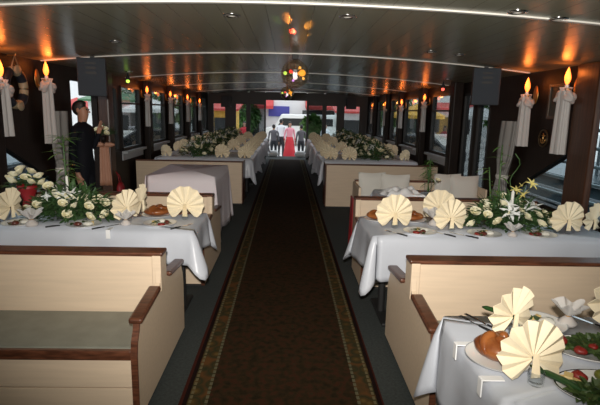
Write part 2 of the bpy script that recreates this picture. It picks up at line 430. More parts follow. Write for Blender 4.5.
# ================================================================== OUTSIDE
struct('water_surface', MB().box(-60, 60, -20, 17.5, -1.2, -1.0), mat('harbour_water', (0.03, 0.06, 0.065), 0.15, bump=0.3, bscale=4))
struct('quay_ground', MB().box(-40, 40, 17.5, 60, -1.1, -0.55), mat('pale_quay_paving', (0.62, 0.61, 0.59), 0.8, var=0.1, vscale=3))
for s in (-1, 1):
    side = SIDE[s]
    bt = thing('moored_boat', 'dark hulled moored boat with pale strakes seen through the %s side windows' % side, 'boat', (s * 5.2, 0, -1.0), group='boats moored alongside')
    obj('hull', MB().box(0, s * 2.5, -2, 12.5, -0.2, 1.55), mat('hull_paint_' + side, (0.05, 0.085, 0.10), 0.4), bt)
    for z in (1.0, 1.25, 1.48): obj('rubbing_strake', MB().box(-s * 0.05, 0, -2, 12.5, z, z + 0.035), M['sill'], bt)
    obj('cabin', MB().box(s * 0.7, s * 2.4, 0.5, 9, 1.55, 2.85), mat('cabin_paint_' + side, (0.10, 0.12, 0.13), 0.5), bt)
    for y in [1.2 + 1.5 * q for q in range(5)]:
        obj('cabin_window', MB().box(s * 0.66, s * 0.72, y, y + 1.12, 2.0, 2.66), M['dark'], bt)
    obj('cabin_roof', MB().box(s * 0.45, s * 2.6, 0.3, 9.2, 2.85, 2.95), M['sill'], bt)
    for y in [0.9 + 1.05 * q for q in range(8)]: obj('stanchion', MB().tube([(s * 0.3, y, 1.55), (s * 0.3, y, 3.7)], 0.03), M['sill'], bt)
    obj('awning', MB().box(s * 0.2, s * 2.5, 0.4, 9.1, 3.7, 3.78), mat('boat_awning_' + side, (0.12, 0.13, 0.15), 0.7), bt)
    rl = thing('deck_railing', 'pale blue deck railing with slanted brace outside the %s forward window' % side, 'railing', (s * 3.05, 0, 0), group='deck railings')
    for z in (0.80, 0.98, 1.16, 1.34, 1.52): obj('rail', MB().tube([(0, 2.4, z), (0, 6.0, z)], 0.018), mat('rail_paint', (0.42, 0.55, 0.62), 0.4), rl)
    for y in (2.4, 3.6, 4.8, 6.0): obj('rail_post', MB().tube([(0, y, 0.0), (0, y, 1.54)], 0.02), M['sill'], rl)
    obj('brace', MB().tube([(-s * 0.03, 3.3, 0.75), (-s * 0.03, 4.15, 1.5)], 0.018), M['sill'], rl)

# quayside
bd = thing('quayside_building', 'long pale quayside building with red awning and blue sign beyond the stern door', 'building', (0, 34, -0.55))
obj('wall', MB().box(-16, 16, 0, 4, 0, 7), mat('pale_render', (0.82, 0.81, 0.79), 0.8), bd)
obj('awning', MB().prism([(0, 2.9), (-1.6, 2.45), (-1.6, 2.25), (0, 2.4)], 0, -6, -1.0), mat('red_awning', (0.55, 0.05, 0.05), 0.7), bd)
obj('awning', MB().prism([(0, 2.9), (-1.6, 2.45), (-1.6, 2.25), (0, 2.4)], 0, 1.2, 7.5), mat('red_awning2', (0.5, 0.06, 0.05), 0.7), bd)
obj('sign_board', MB().box(-1.35, 0.1, -0.12, 0, 1.75, 2.45), mat('blue_sign', (0.07, 0.07, 0.36), 0.5), bd)
for x in (-13, -9.5, -7, -3.6, 1.0, 2.6, 5, 8, 11):
    obj('shop_window', MB().box(x, x + 1.6, -0.06, 0, 0.4, 2.2), mat('shop_glass', (0.05, 0.06, 0.06), 0.15), bd)
vn = thing('parked_van', 'white van parked on the quay beyond the stern door', 'van', (0.9, 31, -0.55))
obj('body', MB().prism([(-2.3, 0.35), (2.2, 0.35), (2.2, 1.95), (-1.3, 1.95), (-1.7, 1.2), (-2.3, 1.05)], 1, -0.9, 0.9), M['white'], vn, bevel=0.08)
obj('side_window', MB().prism([(-1.5, 1.25), (1.9, 1.25), (1.9, 1.7), (-1.22, 1.7)], 1, -0.915, -0.88), M['dark'], vn)
for x in (-1.5, 1.4): obj('wheel', MB().lathe([(0, -0.1), (0.33, -0.1), (0.33, 0.1), (0, 0.1)], 20).xf(Matrix.Translation((x, -0.82, 0.33)) @ Matrix.Rotation(PI / 2, 4, 'X')), M['kick'], vn)
def tree(loc, h, r, label, seed):
    R = random.Random(seed)
    t = thing('quay_tree', label, 'tree', loc, group='trees on the quay')
    obj('trunk', MB().tube([(0, 0, 0), (0.06, 0, h * 0.35), (0, 0.05, h * 0.7)], [0.16, 0.13, 0.06]), M['wood'], t, smooth=True)
    b = MB()
    for _ in range(900):
        d = Vector((R.gauss(0, 1), R.gauss(0, 1), R.gauss(0, 1))).normalized()
        p = d * r * R.uniform(0.5, 1.0) ** 0.6; p.z = p.z * 1.1 + h * 0.68
        b.leaf(p, d + Vector((R.uniform(-.6, .6), R.uniform(-.6, .6), -0.3)), 0.30, 0.16)
    obj('crown', b, M['leaf2'], t, fix=False)
tree((-4.4, 27, -0.55), 4.0, 1.1, 'leafy green tree seen through the far left bulkhead window', 1)
tree((4.7, 28, -0.55), 3.6, 1.0, 'leafy green tree seen through the far right bulkhead window', 2)
tree((-2.6, 30, -0.55), 2.6, 0.8, 'small round tree behind the people at the stern door', 3)
tree((1.25, 25, -0.55), 2.0, 0.45, 'low dark tree at the right edge of the stern doorway', 4)
def kiosk(x, y, wd, ht, wall, roof, label):
    t = thing('quay_kiosk', label, 'kiosk', (x, y, -0.55), group='kiosks on the quay')
    obj('wall', MB().box(-wd / 2, wd / 2, 0, 1.6, 0, ht), wall, t)
    obj('serving_hatch', MB().box(-wd * .38, wd * .38, -.04, 0, ht * .42, ht * .8), M['dark'], t)
    obj('counter', MB().box(-wd * .42, wd * .42, -.25, 0, ht * .38, ht * .42), M['white'], t)
    obj('roof', MB().prism([(-.7, ht - .1), (1.8, ht + .25), (1.8, ht + .35), (-.7, ht)], 0, -wd / 2 - .2, wd / 2 + .2), roof, t)
KY = mat('yellow_kiosk', (0.75, 0.42, 0.06), 0.6); KR = mat('red_roof', (0.5, 0.05, 0.04), 0.6); KG = mat('green_roof', (0.06, 0.16, 0.07), 0.6)
kiosk(-3.15, 24, 1.2, 2.2, KY, KR, 'yellow kiosk seen through the leftmost window of the far bulkhead')
kiosk(3.3, 25, 1.5, 2.2, M['white'], KR, 'white kiosk with red roof seen through the rightmost far window')
kiosk(-8.4, 24, 2.6, 2.5, M['white'], KG, 'white kiosk with green roof outside the left side windows')
kiosk(9.4, 27.5, 2.6, 2.5, M['white'], KR, 'white kiosk with red roof outside the right side windows')
def parasol(x, y, m, label):
    t = thing('cafe_parasol', label, 'parasol', (x, y, -0.55), group='cafe parasols on the quay')
    obj('pole', MB().tube([(0, 0, 0), (0, 0, 2.6)], .03), M['wood'], t); obj('base', MB().lathe([(0, 0), (.25, 0), (.25, .08), (0, .1)], 14), M['kick'], t)
    obj('canopy', MB().lathe([(1.3, 1.95), (1.3, 2.1), (.6, 2.4), (0, 2.62)], 8, caps=False), m, t)
parasol(-6.2, 22, M['white'], 'white cafe parasol outside the left side windows'); parasol(-11.5, 27, KR, 'red cafe parasol outside the left side windows')
parasol(6.0, 22.5, KY, 'yellow cafe parasol outside the right side windows'); parasol(9.0, 23, M['white'], 'white cafe parasol outside the right side windows')
tree((-7.3, 31, -0.55), 4.2, 1.4, 'dense tree behind the white parasol outside the left windows', 7)
tree((6.6, 30.8, -0.55), 4.2, 1.4, 'dense tree behind the yellow parasol outside the right windows', 8)
tree((-11, 31.5, -0.55), 4.0, 1.3, 'tree at the far end of the quay outside the left windows', 9)
tree((13.5, 31, -0.55), 4.0, 1.3, 'tree at the far end of the quay outside the right windows', 10)
def car(x, y, rz, m, label):
    t = thing('parked_car', label, 'car', (x, y, -0.55), rz, 'cars parked on the quay')
    obj('body', MB().prism([(-2, .3), (2, .3), (2.02, .75), (1.2, .88), (.7, 1.35), (-.9, 1.38), (-1.6, .92), (-2.02, .85)], 1, -.82, .82), m, t, bevel=.08)
    obj('side_window', MB().prism([(-1.35, .92), (1.0, .92), (.62, 1.27), (-.85, 1.3)], 1, -.84, .84), M['dark'], t)
    for q in (-1.25, 1.3):
        for e in (-.75, .75): obj('wheel', MB().lathe([(0, -.1), (.31, -.1), (.31, .1), (0, .1)], 18).xf(Matrix.Translation((q, e, .31)) @ Matrix.Rotation(PI / 2, 4, 'X')), M['kick'], t)
car(-5.0, 19.6, .2, mat('black_car_paint', (.012, .012, .014), .2), 'black car parked on the quay outside the left side windows')
car(5.2, 19.8, -.2, mat('grey_car_paint', (.08, .085, .09), .2), 'dark grey car parked on the quay outside the right side windows')
gw = thing('gangway_ramp', 'teal gangway ramp leading down from the stern door', 'gangway', (-0.05, 17.42, 0))
obj('ramp', MB().prism([(0, 0.0), (0, -0.08), (3.2, -0.549), (3.2, -0.50)], 0, -0.75, 0.75), mat('teal_deck', (0.02, 0.10, 0.13), 0.5), gw)
for x in (-0.8, 0.8): obj('handrail', MB().tube([(x, 0.1, 0.02), (x, 0.1, 0.45), (x, 3.0, -0.1), (x, 3.0, -0.52)], 0.025), M['white'], gw)
for i, (x, y) in enumerate(((-0.52, 17.2), (0.46, 17.15))):
    t = thing('mooring_fender', 'white mooring fender lying on the threshold at the %s of the stern door' % ('left', 'right')[i], 'fender', (x, y, 0.11))
    obj('body', MB().tube([(-0.2, 0, 0), (-0.17, 0, 0), (-0.1, 0, 0), (0.1, 0, 0), (0.17, 0, 0), (0.2, 0, 0)], [0.03, 0.08, 0.11, 0.11, 0.08, 0.03], 14), M['plastic'], t, smooth=True)
    obj('eye_ring', MB().tube([(0.2 + 0.03 * math.cos(a) + .02, 0, 0.03 * math.sin(a)) for a in [q * PI / 6 for q in range(13)]], 0.008), M['navy'], t)

# ================================================================== PEOPLE
def skin_body(name, joints, edges, mats, pick, parent, sub=2):
    me = bpy.data.meshes.new(name); me.from_pydata([j[0] for j in joints], edges, [])
    o = bpy.data.objects.new(name, me); C.objects.link(o)
    md = o.modifiers.new('skin', 'SKIN'); md.use_smooth_shade = True
    for i, j in enumerate(joints):
        r = j[1]; sv = me.skin_vertices[0].data[i]; sv.radius = r if isinstance(r, tuple) else (r, r)
        sv.use_root = (i == 0)
    s2 = o.modifiers.new('sub', 'SUBSURF'); s2.levels = sub; s2.render_levels = sub
    dg = bpy.context.evaluated_depsgraph_get(); ev = o.evaluated_get(dg)
    nm = bpy.data.meshes.new_from_object(ev); o.modifiers.clear(); o.data = nm
    nm.materials.clear()
    for m in mats: nm.materials.append(m)
    for p in nm.polygons:
        p.use_smooth = True; p.material_index = pick(p.center)
    if parent: o.parent = parent
    return o
def person(loc, rz, label, h, top, bottom, hair=M['hair'], raise_arm=False, sit=False, skirt=False, lean=0.0, female=False, long_hair=False):
    t = thing('person', label, 'person', loc, rz); k = h / 1.75      # faces -Y locally
    dz = -0.42 if sit else 0.0
    sh = 0.185 if female else 0.205
    J = []; E = []
    def j(p, r, par=None):
        J.append(((p[0] * k, p[1] * k, (p[2] + dz) * k), (r[0] * k, r[1] * k) if isinstance(r, tuple) else r * k))
        if par is not None: E.append((par, len(J) - 1))
        return len(J) - 1
    pel = j((0, 0, 0.94), (0.155, 0.11)); wa = j((0, lean * .3, 1.10), (0.14, 0.10), pel); ch = j((0, lean * .7, 1.30), (0.17, 0.115), wa)
    up = j((0, lean, 1.43), (0.12, 0.08), ch); nk = j((0, lean, 1.50), 0.050, up); jw = j((0, lean - .025, 1.565), (0.054, 0.066), nk)
    hd = j((0, lean - .01, 1.655), (0.074, 0.092), jw); j((0, lean, 1.72), (0.055, 0.065), hd)
    for s in (-1, 1):
        a = j((s * sh, lean, 1.41), 0.060, up)
        if raise_arm and s == 1: el, wr, hn = (0.27, 0.0, 1.15), (0.235, -0.10, 1.36), (0.23, -0.115, 1.42)
        elif sit: el, wr, hn = (s * 0.25, -0.02, 1.13), (s * 0.20, -0.25, 1.05), (s * 0.19, -0.31, 1.04)
        else: el, wr, hn = (s * 0.245, 0.03, 1.14), (s * 0.26, -0.04, 0.89), (s * 0.26, -0.05, 0.83)
        e = j(el, 0.045, a); wv = j(wr, 0.030, e); hv = j(hn, (0.036, 0.020), wv)
        d = (Vector(hn) - Vector(wr)).normalized()
        for q, (fl, off) in enumerate(((0.075, -0.030), (0.085, -0.010), (0.08, 0.010), (0.062, 0.028))):
            st = Vector(hn) + d * 0.03 + Vector((0, off, 0)) if not (raise_arm and s == 1) else Vector(hn) + d * 0.03 + Vector((off, 0, 0))
            f1 = j(tuple(st), 0.010, hv); j(tuple(st + d * fl + Vector((0, -0.012, 0))), 0.008, f1)
        th = Vector(hn) + Vector((0, -0.035, 0)); t1 = j(tuple(th), 0.011, hv); j(tuple(th + d * 0.035 + Vector((0, -0.02, 0))), 0.009, t1)
        hp = j((s * 0.09, 0, 0.88), 0.095, pel)
        if sit: kn, an, ft = (s * 0.11, -0.42, 0.90), (s * 0.11, -0.42, 0.50), (s * 0.11, -0.56, 0.455)
        else: kn, an, ft = (s * 0.10, -0.02, 0.50), (s * 0.10, 0.02, 0.09), (s * 0.11, -0.12, 0.035)
        if sit: kn2 = j(kn, 0.062, hp); an2 = j(an, 0.045, kn2); j(ft, (0.045, 0.034), an2)
        else: kn2 = j(kn, 0.062, hp); an2 = j(an, 0.042, kn2); j(ft, (0.045, 0.032), an2)
    def pick(c):
        z = c.z / k - dz
        if z > 1.512: return 0
        x = abs(c.x) / k
        if (x > 0.2 and not raise_arm and not sit and z < 0.91): return 0
        if raise_arm and c.y / k < -0.085 and z > 1.36 and c.x > 0.17 * k: return 0
        if raise_arm and c.x < -0.2 * k and z < 0.90: return 0
        if sit and c.y / k < -0.24 and z > 0.98: return 0
        return 1 if z > 0.98 else 2
    skin_body('body', J, E, [M['skin'], top, bottom], pick, t)
    hz = (1.66 + dz) * k
    def hf(d): return 1.0 if (d.z > 0.55 or d.y > 0.1) else 0.74
    b = MB().ball((0, (lean + 0.008) * k, hz + 0.022 * k), 0.088 * k, 0.104 * k, 0.103 * k, 18, 12, hf)
    if long_hair: b.ball((0, (lean + 0.065) * k, hz - 0.10 * k), 0.085 * k, 0.05 * k, 0.17 * k)
    obj('hair', b, hair, t, smooth=True)
    fm = MB().tube([(0, (lean - .088) * k, hz + .01 * k), (0, (lean - .112) * k, hz - .025 * k), (0, (lean - .088) * k, hz - .032 * k)], [0.008 * k, 0.014 * k, 0.009 * k])
    obj('nose', fm, M['skin'], t, smooth=True)
    for s in (-1, 1):
        obj('eye', MB().ball((s * 0.03 * k, (lean - .086) * k, hz + .008 * k), 0.011 * k, 0.008 * k, 0.007 * k), M['kick'], t)
        obj('ear', MB().ball((s * 0.079 * k, (lean + .005) * k, hz - .005 * k), 0.010 * k, 0.02 * k, 0.03 * k), M['skin'], t, smooth=True)
    obj('mouth', MB().ball((0, (lean - .086) * k, hz - .058 * k), 0.022 * k, 0.006 * k, 0.006 * k), mat('lips', (0.28, 0.09, 0.07), 0.5), t)
    if skirt:
        obj('skirt', MB().lathe([(0.15 * k, 1.05 * k), (0.19 * k, 0.90 * k), (0.25 * k, 0.5 * k), (0.32 * k, 0.04 * k)], 20), bottom, t, smooth=True, solid=0.006)
    return t
shirt = mat('white_shirt', (0.75, 0.76, 0.78), 0.7); gry = mat('grey_jacket', (0.11, 0.10, 0.11), 0.7); pink = mat('pink_top', (0.72, 0.28, 0.33), 0.7)
redd = mat('red_dress', (0.50, 0.02, 0.03), 0.7); blk = mat('black_trousers', (0.015, 0.015, 0.02), 0.7); blue = mat('blue_jeans', (0.05, 0.10, 0.22), 0.8)
person((-2.52, 6.02, 0), 1.5, 'man in dark suit standing at the bright side doorway under the left loudspeaker', 1.68, M['suit'], M['suit'], raise_arm=True)
person((-0.58, 20.3, -0.443), PI, 'person in grey jacket seen from behind at the left of the stern door', 1.47, gry, blk)
person((-0.30, 22.6, -0.55), PI * 0.9, 'man in white shirt with his back turned beyond the stern door', 1.76, shirt, blk)
person((0.10, 22.0, -0.55), 0.2, 'woman in pink top and long red skirt on the quay outside the stern door', 1.66, pink, redd, skirt=True, female=True, long_hair=True)
person((0.56, 19.9, -0.40), PI * 1.08, 'person in grey jacket at the right edge of the stern door, back turned', 1.45, gry, blk, female=True)
person((1.75, 22.5, -0.55), 0.3, 'woman in white top seen through the window right of the stern door', 1.6, shirt, blue, female=True, long_hair=True)
person((-2.0, 22.5, -0.55), -0.2, 'woman in red seen through the window left of the stern door', 1.62, redd, shirt, female=True, long_hair=True)

# ================================================================== RUNNER
r_ = obj('carpet_runner', MB().box(-0.59, 0.58, -1.4, 16.2, 0.0, 0.008), M['runner'], loc=(0, 0, 0)); tag(r_, 'long dark brown carpet runner with patterned gold border down the aisle', 'carpet')

# ================================================================== BENCHES
def bench(s, y, label, x0=0.745, far=True):
    L_ = 2.55 - x0
    t = thing('booth_bench', label, 'bench', (s * x0, y, 0), group='booth benches')
    P = [(-0.55, 0.035), (-0.55, 0.40), (-0.535, 0.47), (-0.50, 0.52), (-0.49, 0.555), (-0.12, 0.590), (-0.075, 0.62), (-0.06, 0.775), (0.06, 0.775), (0.075, 0.62), (0.12, 0.590), (0.49, 0.555), (0.50, 0.52), (0.535, 0.47), (0.55, 0.40), (0.55, 0.035)]
    if not far: P = [p for p in P if p[0] < 0.07] + [(0.06, 0.035)]
    obj('end_panel', MB().prism(P, 0, 0, s * 0.03), M['laminate'], t, bevel=0.003)
    obj('back_post', MB().box(-s * 0.004, s * 0.05, -0.068, 0.068, 0.56, 0.782), M['laminate'], t, bevel=0.006)
    for q in (-1, 1) if far else (-1,):
        mt = Matrix.Translation((s * 0.018, q * 0.315, 0.588)) @ Matrix.Rotation(-q * 0.095, 4, 'X')
        obj('arm', MB().obox(mt, 0.036, 0.195, 0.016), M['mahogany'], t, bevel=0.012)
        obj('seat', MB().box(s * 0.032, s * L_, q * 0.055, q * 0.515, 0.385, 0.43), M['vinyl'], t, bevel=0.012)
        obj('seat_rail', MB().box(s * 0.032, s * L_, q * 0.517, q * 0.548, 0.375, 0.428), M['mahogany'], t, bevel=0.006)
        fp = MB().box(s * 0.032, s * L_, q * 0.50, q * 0.53, 0.215, 0.373).box(s * 0.032, s * L_, q * 0.50, q * 0.53, 0.04, 0.208)
        obj('front_panel', fp, M['laminate'], t, bevel=0.002)
        obj('plinth', MB().box(s * 0.04, s * L_, q * 0.40, q * 0.48, 0.0, 0.045), M['kick'], t)
    br = obj('backrest', MB().box(s * 0.032, s * L_, -0.048, 0.048, 0.385, 0.775), M['laminate'], t, bevel=0.004)
    obj('top_rail', MB().box(-s * 0.012, s * L_, -0.062, 0.062, 0.775, 0.800), M['mahogany'], br, bevel=0.008)
    obj('edge_trim', MB().prism([(-0.552, 0.035), (-0.556, 0.40), (-0.541, 0.475), (-0.506, 0.523), (-0.497, 0.555), (-0.488, 0.555), (-0.497, 0.52), (-0.532, 0.47), (-0.546, 0.40), (-0.546, 0.035)], 0, -s * 0.002, s * 0.032), M['mahogany'], t)
    return t
bench(-1, 2.82, 'cream booth bench with olive seat facing the camera, front of the left row')
bench(1, 2.74, 'cream booth bench behind the nearest set table, front of the right row')
bench(-1, 4.80, 'cream booth bench behind the white flower table, second of the left row')
bench(1, 4.78, 'cream booth bench behind the white flower table, second of the right row', 0.70, False)
def tall_bench(s, y, x0, label):
    t = thing('high_back_bench', label, 'bench', (s * x0, y, 0), group='high back benches')
    L_ = 2.58 - x0
    obj('backrest', MB().box(s * 0.02, s * L_, 0, 0.05, 0.03, 0.745), M['laminate'], t, bevel=0.003)
    obj('end_post', MB().box(0, s * 0.02, -0.01, 0.46, 0.03, 0.745), M['mahogany'], t, bevel=0.004)
    obj('top_rail', MB().box(-s * 0.01, s * L_, -0.012, 0.062, 0.745, 0.767), M['mahogany'], t, bevel=0.005)
    obj('seat', MB().box(s * 0.022, s * L_, 0.052, 0.45, 0.39, 0.43), M['vinyl'], t, bevel=0.01)
    obj('front_panel', MB().box(s * 0.022, s * L_, 0.42, 0.44, 0.03, 0.39), M['laminate'], t)
    obj('plinth', MB().box(s * 0.03, s * L_, 0.03, 0.40, 0, 0.03), M['kick'], t)
tall_bench(-1, 8.24, 0.757, 'tall cream bench back behind the draped pink table on the left')
tall_bench(1, 8.12, 0.655, 'tall cream bench back behind the pillow bench on the right')
t = thing('pillow_bench', 'cream bench with grey pillows, between two set tables on the right', 'bench', (0.90, 6.2, 0))
obj('backrest', MB().box(0, 1.52, -0.02, 0.04, 0.40, 0.755), M['laminate'], t, bevel=0.003)
obj('top_rail', MB().box(-0.01, 1.53, -0.03, 0.05, 0.755, 0.775), M['mahogany'], t, bevel=0.005)
obj('seat', MB().box(0.0, 1.52, -0.50, -0.022, 0.38, 0.43), M['vinyl'], t, bevel=0.01)
obj('front_panel', MB().box(0.0, 1.52, -0.48, -0.45, 0.03, 0.38), M['laminate'], t)
obj('end_panel', MB().box(-0.03, 0.0, -0.50, 0.04, 0.0, 0.75), M['laminate'], t, bevel=0.004)
obj('end_panel', MB().box(1.52, 1.54, -0.50, 0.04, 0.0, 0.75), M['laminate'], t, bevel=0.004)

def pillow_mb(wd, ht, th):
    b = MB()
    def f(sgn):
        def g(u, v):
            x, z = (u - .5) * 2, (v - .5) * 2
            px = x * (1 - 0.07 * (1 - z * z) * 0 - 0.06 * (1 - abs(z)) ) ; pz = z * (1 - 0.06 * (1 - abs(x)))
            d = ((1 - x * x) * (1 - z * z)) ** 0.45
            return (px * wd / 2, sgn * d * th / 2, pz * ht / 2 + ht / 2)
        return g
    b.grid(f(1), 13, 13); b.grid(f(-1), 13, 13); return b
for i, (x, yy, rz, ht, lab) in enumerate([(1.10, 6.06, 0.10, .46, 'grey pillow nearest the aisle leaning on the bench back'),
                                    (1.36, 5.91, -0.08, .46, 'grey pillow leaning against the pillow nearest the aisle'),
                                    (2.08, 6.06, 0.08, .46, 'grey pillow half hidden behind the wall-side pillow on the bench'),
                                    (2.24, 5.91, -0.05, .46, 'grey pillow at the wall end of the bench')]):
    p = obj('bench_pillow', pillow_mb(0.36, ht, 0.11), M['pillow'], loc=(x, yy, 0.432), rz=rz, smooth=True); p.rotation_euler = (-0.10, 0, rz)
    tag(p, lab, 'pillow', 'grey pillows on the bench')
# red cloth over bench end
b = MB().grid(lambda u, v: (-0.012 - 0.012 * math.sin(u * 9) ** 2 * v, -0.05 + 0.19 * u, 0.79 - 0.55 * v), 16, 12)
rc = obj('red_throw', b, M['red'], loc=(0.685, 4.79, 0), smooth=True, solid=0.006); tag(rc, 'red cloth hanging over the aisle end of the second right bench', 'cloth')

# ================================================================== TABLES + CLOTHS
def cloth_mb(wx, wy, drop, flare=0.10, waves=9, amp=0.018, seed=0, cdrop=1.38, round_=0.03):
    R = random.Random(seed); hx, hy = wx / 2, wy / 2
    ph = [R.uniform(0, 6.28) for _ in range(4)]
    pts = []      # (edge point, outward, drop factor, cornerness)
    def straight(p0, p1, n, out):
        for i in range(n):
            t = i / n; pts.append((Vector(p0).lerp(Vector(p1), t), Vector(out), 1.0, 0.0, t))
    def corner(c, a0):
        for i in range(9):
            a = a0 + (PI / 2) * i / 8; w_ = math.sin(2 * (a - a0)); 
            pts.append((Vector((c[0] + round_ * math.cos(a), c[1] + round_ * math.sin(a), 0)), Vector((math.cos(a), math.sin(a), 0)), 1 + (cdrop - 1) * w_ ** 2.0, w_ ** 1.3, 0))
    r = round_
    nx, ny = max(10, int(wx * 22)), max(10, int(wy * 22))
    straight((hx, -hy + r, 0), (hx, hy - r, 0), ny, (1, 0, 0)); corner((hx - r, hy - r), 0)
    straight((hx - r, hy, 0), (-hx + r, hy, 0), nx, (0, 1, 0)); corner((-hx + r, hy - r), PI / 2)
    straight((-hx, hy - r, 0), (-hx, -hy + r, 0), ny, (-1, 0, 0)); corner((-hx + r, -hy + r), PI)
    straight((-hx + r, -hy, 0), (hx - r, -hy, 0), nx, (0, -1, 0)); corner((hx - r, -hy + r), 1.5 * PI)
    n = len(pts); per = 2 * (wx + wy); vs = []; K = 9; s_ = 0; prev = None
    acc = []
    for p in pts:
        if prev is not None: s_ += (p[0] - prev).length
        acc.append(s_); prev = p[0]
    for kk in range(K + 1):
        v = kk / K
        for i, (p, o, df, cn, t) in enumerate(pts):
            a = 2 * PI * acc[i] / per
            wv = (math.sin(waves * a + ph[0]) + 0.6 * math.sin((waves * 1.7) * a + ph[1]) * 1.0) * amp * v ** 1.1
            out = 0.012 * min(1, v * 5) + flare * cn * v ** 0.9 + 0.02 * v + wv * (1 - 0.5 * cn) + (0.02 * math.sin(3 * a + ph[2]) * v)
            q = p + o * max(0.006 if v > 0 else 0, out)
            z = -drop * df * v * (1 + 0.03 * math.sin(5 * a + ph[3]))
            if v > 0: z -= 0.002
            vs.append((q.x, q.y, z))
    fs = []
    for kk in range(K):
        for i in range(n):
            i2 = (i + 1) % n; fs.append((kk * n + i, kk * n + i2, (kk + 1) * n + i2, (kk + 1) * n + i))
    b = MB().add(vs, fs)
    # top as a grid fan to the centre
    b.v.append((0, 0, 0)); c = len(b.v) - 1
    b.f += [(i, (i + 1) % n, c) for i in range(n)]
    return b
def table(x0, x1, y0, y1, z, label, clabel, drop, group, cgroup, m='satin', legs=True, nm='dining_table', **k):
    cx, cy = (x0 + x1) / 2, (y0 + y1) / 2; wx, wy = abs(x1 - x0) - 0.02, y1 - y0 - 0.02
    t = thing(nm, label, 'table', (cx, cy, 0), group=group)
    obj('tabletop', MB().box(-wx / 2 + .01, wx / 2 - .01, -wy / 2 + .01, wy / 2 - .01, z - 0.035, z - 0.004), M['mahogany'], t, bevel=0.004)
    for sx in (-1, 1):
        xx = sx * (wx / 2 - 0.16)
        obj('leg', MB().lathe([(0.03, 0.03), (0.03, z - 0.035)], 14, (xx, 0, 0)), M['kick'], t, smooth=False)
        obj('foot', MB().box(xx - 0.04, xx + 0.04, -wy / 2 + 0.08, wy / 2 - 0.08, 0, 0.03), M['kick'], t, bevel=0.008)
    c = obj('tablecloth', cloth_mb(wx, wy, drop, **k), M[m], loc=(cx, cy, z), smooth=True, solid=0.003)
    tag(c, clabel, 'tablecloth', cgroup)
TG, CG = 'set dining tables', 'white satin tablecloths'
table(-0.68, -2.5, 3.46, 4.13, 0.75, 'dining table with roses and fan napkins behind the front left bench', 'white satin tablecloth under the left flower table setting', 0.24, TG, CG, seed=3, waves=10, amp=0.020, cdrop=1.42, flare=0.10)
table(0.63, 2.5, 3.39, 4.10, 0.75, 'dining table with lilies and fan napkins behind the front right bench', 'white satin tablecloth under the right lily centrepiece', 0.33, TG, CG, seed=5, waves=9, amp=0.018, cdrop=1.28, flare=0.10)
table(0.70, 2.42, 1.36, 2.03, 0.75, 'nearest dining table with bread and platters at bottom right', 'white satin tablecloth on the nearest table with white clips', 0.35, TG, CG, seed=9, waves=9, amp=0.016, cdrop=1.25, flare=0.11)
table(-1.72, -0.865, 5.78, 7.10, 0.83, 'square draped table in the aisle-side gap on the left', 'pale pinkish cloth hanging to the floor over the square table on the left', 0.78, None, None, m='pinkcloth', seed=4, waves=12, amp=0.005, cdrop=1.0, flare=0.05, round_=0.012, nm='side_table')
table(1.02, 1.78, 5.00, 5.60, 0.75, 'small table with white cloth in front of the pillow bench', 'white cloth on the small table in front of the pillow bench', 0.2, TG, CG, seed=6, nm='side_table')
FY = [(8.78, 10.25), (10.5, 12.0), (12.25, 13.75), (14.0, 15.5)]
for s in (-1, 1):
    for i, (a, c) in enumerate(FY):
        where = ['just behind the tall %s bench back', 'second beyond the tall %s bench back', 'third beyond the tall %s bench back', 'nearest the far bulkhead on the %s'][i] % SIDE[s]
        table(s * 0.63, s * 2.42, a, c, 0.75, 'long dining table ' + where, 'white scalloped tablecloth on the table ' + where, 0.33, 'tables along the far aisle', 'cloths along the far aisle', seed=20 + i + s, waves=16, amp=0.028)

# ================================================================== NAPKINS
def fan_mb(R=0.165, n=11, d=0.011, c=0.092, stem=True):
    b = MB(); lines = 4 * n + 1; a0, a1 = math.radians(-48), math.radians(228)
    vs = []; steps = [0.06, 0.30, 0.55, 0.8, 0.95, 1.0]
    for i in range(lines):
        u = i / (lines - 1); a = a0 + (a1 - a0) * u
        k = math.sin(a); rad = R * (0.90 + 0.13 * max(k, 0) + 0.12 * min(k, 0))
        sg = (1, 0, -1, 0)[i % 4]
        for q in steps:
            r = rad * q * (1.0 + 0.02 * sg * q)
            y = sg * d * q ** 0.8 + 0.022 * q * q * (1 - 1.6 * max(k, 0)) - 0.05 * q * max(-k, 0)
            vs.append((r * math.cos(a), y, max(0.006, c + r * k)))
    m = len(steps)
    b.add(vs, [(i * m + k, (i + 1) * m + k, (i + 1) * m + k + 1, i * m + k + 1) for i in range(lines - 1) for k in range(m - 1)])
    if stem:
        sv = []
        for i in range(9):
            u = (i / 8 - 0.5); sg = 1 if i % 2 else -1
            for z, wd in ((c + 0.022, 0.026), (c, 0.030), (c - 0.04, 0.036), (0.012, 0.044)):
                sv.append((u * wd, -0.018 + sg * 0.004, z))
        b.add(sv, [(i * 4 + k, i * 4 + k + 1, (i + 1) * 4 + k + 1, (i + 1) * 4 + k) for i in range(8) for k in range(3)])
    return b
def tumbler_mb(r=0.026, h=0.05):
    return MB().lathe([(0, 0.0), (r * .85, 0.0), (r, 0.004), (r * 1.05, h), (r * 0.98, h), (r * .9, 0.012), (0, 0.010)], 20)
fanA = None; glassA = None
FT = 0.752
